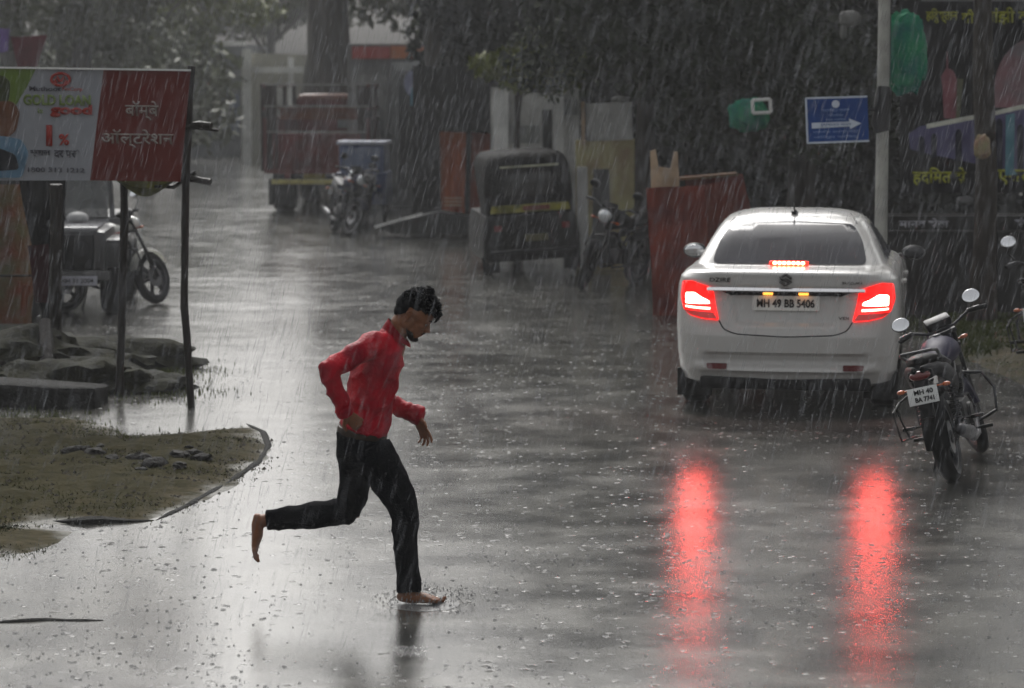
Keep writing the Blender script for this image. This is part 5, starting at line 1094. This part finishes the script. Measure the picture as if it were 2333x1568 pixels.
# ------------------------------------------------------------------ trees
BARK = mat('wet_bark', (.035, .028, .022), .5, var=.5, vscale=8, bump=1., bscale=18, stretch=(1, 1, .25)); BARK2 = mat('grey_bark', (.075, .070, .062), .55, var=.4, vscale=5, bump=1., bscale=12, stretch=(1, 1, .25))
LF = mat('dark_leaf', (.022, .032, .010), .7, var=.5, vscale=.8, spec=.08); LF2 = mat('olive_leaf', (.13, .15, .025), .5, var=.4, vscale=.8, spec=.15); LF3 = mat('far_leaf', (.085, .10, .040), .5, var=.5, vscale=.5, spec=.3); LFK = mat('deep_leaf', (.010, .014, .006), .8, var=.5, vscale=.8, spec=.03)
def leaves(name, clumps, m, size, parent=None, org=(0, 0, 0), droop=.3):
    """clumps: (x,y,z,rx,ry,rz,n)"""
    P = []
    for x, y, z, rx, ry, rz, n in clumps:
        n = int(n); d = rng.normal(size=(n, 3)); d /= np.linalg.norm(d, axis=1)[:, None]; r = rng.random(n) ** .45
        P.append(np.array([x, y, z]) + d * r[:, None] * np.array([rx, ry, rz]))
    P = np.concatenate(P) - np.array(org); n = len(P); a = rng.normal(size=(n, 3)); a[:, 2] -= droop; a /= np.linalg.norm(a, axis=1)[:, None]
    b = np.cross(a, rng.normal(size=(n, 3))); b /= np.linalg.norm(b, axis=1)[:, None]; L_ = size * rng.uniform(.6, 1.4, (n, 1)); w_ = L_ * rng.uniform(.35, .55, (n, 1)); nn = np.cross(a, b) * L_ * .12
    V = np.stack([P - a * L_, P + b * w_ + nn, P + a * L_, P - b * w_ + nn], 1).reshape(-1, 3)
    me = bpy.data.meshes.new(name); me.vertices.add(4 * n); me.vertices.foreach_set('co', V.ravel().astype(np.float32)); me.loops.add(4 * n); me.loops.foreach_set('vertex_index', np.arange(4 * n, dtype=np.int32)); me.polygons.add(n); me.polygons.foreach_set('loop_start', np.arange(0, 4 * n, 4, dtype=np.int32)); me.update(calc_edges=True); me.validate()
    return obj(name, me, m, parent, smooth=False)
def tree(name, label, base, h, r0, bark, leaf, clumps, size, lean=(0, 0), fork=.55, limbs=7, group='trees along the road', limb_to=None):
    root = thing(name, label, 'tree', base, group=group); top = Vector((lean[0], lean[1], h)); P = [Vector((0, 0, -.1))]
    for i in range(1, 9): t = i / 8; P.append(Vector((lean[0] * t ** 1.3, lean[1] * t, h * t)) + Vector((noise.noise(Vector((t * 3, base.x, 0))), noise.noise(Vector((t * 3, base.y, 7))), 0)) * r0 * .6)
    bm = B(); tube(bm, P, [r0 * (1.35 if i == 0 else 1.08 - .6 * i / 8) for i in range(9)], 16)
    for v in bm.verts: v.co += Vector((noise.noise(v.co * 5 + Vector(base)), noise.noise(v.co * 5 + Vector((9, 0, 0))), 0)) * r0 * .14
    for k in range(limbs):
        t = fork + (1 - fork) * k / limbs; s = P[0].lerp(P[-1], t); s = P[min(8, int(t * 8))]
        if limb_to: e = Vector(limb_to[k % len(limb_to)]) - Vector(base)
        else:
            q = random.choice(clumps); e = Vector(q[:3]) - Vector(base)
        mid = s.lerp(e, .5) + Vector((0, 0, .35)); tube(bm, [s, s.lerp(mid, .5), mid, e], [r0 * .42, r0 * .3, r0 * .2, r0 * .06], 7)
    obj('trunk', bm, bark, root); leaves('crown', clumps, leaf, size, root, base); return root
def cl(c, R3, n, m, rad=(.5, .9), flat=.7, low=None):
    """m clumps scattered over an ellipsoid shell around c"""
    out = []
    for _ in range(m):
        while True:
            d = Vector((random.gauss(0, 1), random.gauss(0, 1), random.gauss(0, 1))).normalized() * random.uniform(.55, 1)
            p = Vector(c) + Vector((d.x * R3[0], d.y * R3[1], d.z * R3[2]))
            if low is None or p.z > low: break
        r = random.uniform(*rad); out.append((p.x, p.y, p.z, r, r, r * flat, n * r * r))
    return out
def region(n, U0, U1, low, Y0, Y1, r, dens, top=-500):
    out = []
    for _ in range(n):
        U = random.uniform(U0, U1); V_ = random.uniform(top, low(U)); Y = random.uniform(Y0, Y1); p = D(U, V_, Y); rr = random.uniform(*r); out.append((p.x, p.y, p.z, rr, rr, rr * .8, dens * rr * rr))
    return out
def low3(U):
    pts = [(1080, 150), (1200, 150), (1290, 215), (1330, 170), (1430, 200), (1480, 290), (1560, 340), (1700, 360), (1850, 380), (2000, 400), (2100, 360), (2400, 300)]
    for a, b in zip(pts[:-1], pts[1:]):
        if a[0] <= U <= b[0]: return a[1] + (b[1] - a[1]) * (U - a[0]) / (b[0] - a[0]) - 25
    return 150
b3 = G(1462, 618)
tree('spreading_tree', 'big dark tree with low hanging crown behind the auto rickshaw and the car', b3, 6.0, .14, BARK, LF, region(150, 1230, 2080, low3, 31.5, 36, (.4, .8), 620, -560) + cl((b3.x + 2.2, b3.y + 2, 6.5), (4.5, 3, 1.8), 260, 22), .075, lean=(.3, .5), limbs=9)
b4 = Gp(800, 262); tree('dense_tree', 'dense dark tree filling the gap left of the pale pole', b4, 7, .2, BARK, LFK, region(130, 1480, 2150, lambda u: 470, 38, 43, (.5, 1.0), 420, -500) + cl((b4.x, 42, 7), (4, 3, 2), 150, 30), .11)
b2 = G(1040, 500); b2.y = 43.5; b2.x = D(1030, 300, 43.5).x; tree('dark_trunk_tree', 'dark trunked tree standing behind the orange curtained kiosk', b2, 7, .42, BARK, LFK, cl((b2.x + .8, b2.y, 5.6), (3.4, 2.5, 1.8), 300, 34, low=3.7) + region(16, 960, 1110, lambda u: 150, 42.5, 44.5, (.4, .7), 500, -150), .10, lean=(-.3, 0))
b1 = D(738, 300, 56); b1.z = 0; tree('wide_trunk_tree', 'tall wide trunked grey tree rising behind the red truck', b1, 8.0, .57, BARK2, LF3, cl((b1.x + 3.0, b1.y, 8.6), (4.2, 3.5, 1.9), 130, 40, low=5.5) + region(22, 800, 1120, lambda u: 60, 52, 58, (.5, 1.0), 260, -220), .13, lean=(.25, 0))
b5 = G(2236, 742); tree('roadside_tree', 'slim dark tree in front of the painted shrine board', b5, 6.5, .125, BARK, LFK, cl((b5.x + .3, b5.y + .5, 6.3), (3.2, 2.6, 1.6), 420, 40, low=3.9), .08, lean=(-.1, 0), limb_to=[(b5.x + 1, b5.y, 5.5), (b5.x - 1.4, b5.y, 5.5), (b5.x + .3, b5.y + 1, 6.5)], limbs=5)
bb = D(1190, 170, 36.5); tree('yellow_green_bush', 'lighter olive branch hanging over the plaster wall', Vector((D(1180, 300, 38.2).x, 38.2, 0)), 3.0, .06, BARK, LF2, [(*D(u, v, 36.8), rx, .5, rz, 700 * rx) for u, v, rx, rz in ((1120, 150, .35, .2), (1170, 150, .45, .26), (1215, 140, .45, .36), (1255, 165, .4, .38), (1180, 182, .35, .18), (1230, 110, .4, .3), (1285, 130, .4, .5))], .075, limbs=4)  # lit look of the bush is put into its lighter leaf colour
# hazy trees at the far end on the left
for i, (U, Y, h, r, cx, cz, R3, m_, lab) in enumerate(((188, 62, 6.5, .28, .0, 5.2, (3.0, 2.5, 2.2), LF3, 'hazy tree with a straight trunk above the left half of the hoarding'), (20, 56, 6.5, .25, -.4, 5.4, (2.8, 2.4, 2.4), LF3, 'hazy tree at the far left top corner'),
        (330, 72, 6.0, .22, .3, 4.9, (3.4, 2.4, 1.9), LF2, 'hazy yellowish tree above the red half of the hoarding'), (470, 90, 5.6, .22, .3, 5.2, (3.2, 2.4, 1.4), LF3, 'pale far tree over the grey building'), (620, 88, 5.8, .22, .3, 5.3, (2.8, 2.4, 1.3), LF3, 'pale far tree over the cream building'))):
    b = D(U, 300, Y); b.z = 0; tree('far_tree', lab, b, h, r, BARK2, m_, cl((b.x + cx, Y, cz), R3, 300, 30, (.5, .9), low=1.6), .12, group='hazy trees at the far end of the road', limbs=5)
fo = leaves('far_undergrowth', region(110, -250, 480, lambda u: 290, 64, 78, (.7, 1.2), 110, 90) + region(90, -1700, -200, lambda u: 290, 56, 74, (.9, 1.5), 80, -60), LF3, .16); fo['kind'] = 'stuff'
fo = leaves('dark_leaf_backdrop', region(260, 1080, 2900, lambda u: 560, 47, 54, (1.0, 1.6), 200, -420) + region(60, 2900, 4300, lambda u: 420, 40, 52, (1.0, 1.6), 110, -250) + region(60, 1480, 2080, lambda u: 560, 40, 44, (.6, 1.0), 300, 330), LFK, .14); fo['kind'] = 'stuff'  # leaf mass added behind the trees so the right side stays dark
# unseen trees added right of the road to shade the right half
for i, (x, y, h) in enumerate(((9.5, 18, 7.5), (8.5, 30, 8))):
    tree('added_shade_tree', ('broad unseen tree added right of the road for shade', 'broad unseen tree added behind the painted shrine board for shade')[i], Vector((x, y, 0)), h, .3, BARK, LF, cl((x - .8, y, h), (4.2, 4.0, 2.1), 170, 45, low=4.6), .12, group='trees along the road')
# ------------------------------------------------------------------ falling rain and splashes
def needles():
    n = 44000; Y = 5 + 43 * rng.random(n) ** .85; x = (rng.random(n) - .5) * 2 * (.215 * Y + .4); z = rng.random(n) * (CAMH + .035 * Y + .5)
    L_ = rng.uniform(.05, .14, n); w_ = rng.uniform(.0005, .0015, n) * (1 + Y / 26); sl = .26 + rng.normal(0, .05, n); d = np.stack([sl, rng.normal(0, .05, n), np.ones(n)], 1); d /= np.linalg.norm(d, axis=1)[:, None]
    c = np.stack([x, Y, z], 1); a = c - d * L_[:, None] / 2; b = c + d * L_[:, None] / 2; V = [a]
    for k in range(3):
        q = k * 2.094; V.append(c + np.stack([np.cos(q) * w_, np.sin(q) * w_, 0 * w_], 1))
    V.append(b); V = np.stack(V, 1).reshape(-1, 3); f = np.array([[0, 1, 2], [0, 2, 3], [0, 3, 1], [4, 2, 1], [4, 3, 2], [4, 1, 3]]); Fa = (np.arange(n)[:, None, None] * 5 + f[None]).reshape(-1)
    me = bpy.data.meshes.new('rain'); me.vertices.add(len(V)); me.vertices.foreach_set('co', V.ravel().astype(np.float32)); m3 = len(Fa) // 3; me.loops.add(len(Fa)); me.loops.foreach_set('vertex_index', Fa.astype(np.int32)); me.polygons.add(m3); me.polygons.foreach_set('loop_start', np.arange(0, len(Fa), 3, dtype=np.int32)); me.update(calc_edges=True)
    m = bpy.data.materials.new('rain_drop'); m.use_nodes = True; p = m.node_tree.nodes['Principled BSDF']; p.inputs['Base Color'].default_value = (.48, .50, .54, 1); p.inputs['Roughness'].default_value = .25; p.inputs['Alpha'].default_value = .27
    o = obj('rain', me, m, smooth=False); o['kind'] = 'stuff'
needles()
def splashes():
    bm = B(); V = []; Fs = []
    def ring(x, y, r, h, seg=9):
        b = len(V)
        for k in range(seg):
            a = 2 * math.pi * k / seg; c, s = math.cos(a), math.sin(a)
            V.extend([(x + c * r * .72, y + s * r * .72, .001), (x + c * r, y + s * r, h * random.uniform(.5, 1.3)), (x + c * r * 1.25, y + s * r * 1.25, .001)])
        for k in range(seg):
            i, j = b + 3 * k, b + 3 * ((k + 1) % seg); Fs.extend([(i, j, j + 1, i + 1), (i + 1, j + 1, j + 2, i + 2)])
    for _ in range(9500):
        Y = 10 + 22 * random.random() ** 1.3; x = random.uniform(-.21, .21) * Y
        if noise.noise(Vector((x * .8, Y * .5, 3))) < random.uniform(-.45, .35): continue
        ring(x, Y, random.uniform(.004, .012) * random.uniform(.6, 1.3), random.uniform(.001, .005))
    for _ in range(2600):     # thrown droplets
        Y = 10 + 30 * random.random() ** 1.2; x = random.uniform(-.21, .21) * Y; h = random.uniform(.01, .06); s = .0025; b = len(V); V.extend([(x, Y, h - .004), (x + s, Y, h), (x, Y + s, h), (x - s, Y - s, h), (x, Y, h + random.uniform(.004, .016))]); Fs.extend([(b, b + 1, b + 2), (b, b + 2, b + 3), (b, b + 3, b + 1), (b + 4, b + 2, b + 1), (b + 4, b + 3, b + 2), (b + 4, b + 1, b + 3)])
    fx, fy_ = Gp(424, 604).x, Gp(424, 604).y
    for _ in range(260):     # splash round the landing foot
        a = random.random() * 6.28; q = random.random() ** .6 * .22; x = fx + math.cos(a) * q * 1.2; Y = fy_ + math.sin(a) * q; h = random.uniform(.004, .11) * (1 - q * 2.5); s = random.uniform(.002, .0055); b = len(V); V.extend([(x, Y, h - .004), (x + s, Y, h), (x, Y + s, h), (x - s, Y - s, h), (x, Y, h + .010)]); Fs.extend([(b, b + 1, b + 2), (b, b + 2, b + 3), (b, b + 3, b + 1), (b + 4, b + 2, b + 1), (b + 4, b + 3, b + 2), (b + 4, b + 1, b + 3)])
    for r_ in (.05, .09, .14): ring(fx, fy_, r_, .004, 24)
    me = bpy.data.meshes.new('rain_splashes'); me.from_pydata(V, [], Fs); o = obj('rain_splashes', me, mat('splash_water', (.34, .34, .34), .3, var=.1, ior=1.33, spec=.6, alpha=.5)); o['kind'] = 'stuff'
splashes()
# ------------------------------------------------------------------ haze
bm = B(); box(bm, (0, 0, 0), (1, 1, 1)); hz = obj('haze', bm, None, smooth=False); hz.scale = (190, 150, 12.5); hz.location = (0, 70, 5.25); hz['kind'] = 'stuff'
m = bpy.data.materials.new('rain_haze'); m.use_nodes = True; nt = m.node_tree; nt.nodes.remove(nt.nodes['Principled BSDF'])
pv = nt.nodes.new('ShaderNodeVolumePrincipled'); pv.inputs['Color'].default_value = (.93, .94, .95, 1); pv.inputs['Density'].default_value = .0012; pv.inputs['Anisotropy'].default_value = 0
nt.links.new(pv.outputs[0], nt.nodes['Material Output'].inputs['Volume']); hz.data.materials.clear(); hz.data.materials.append(m)
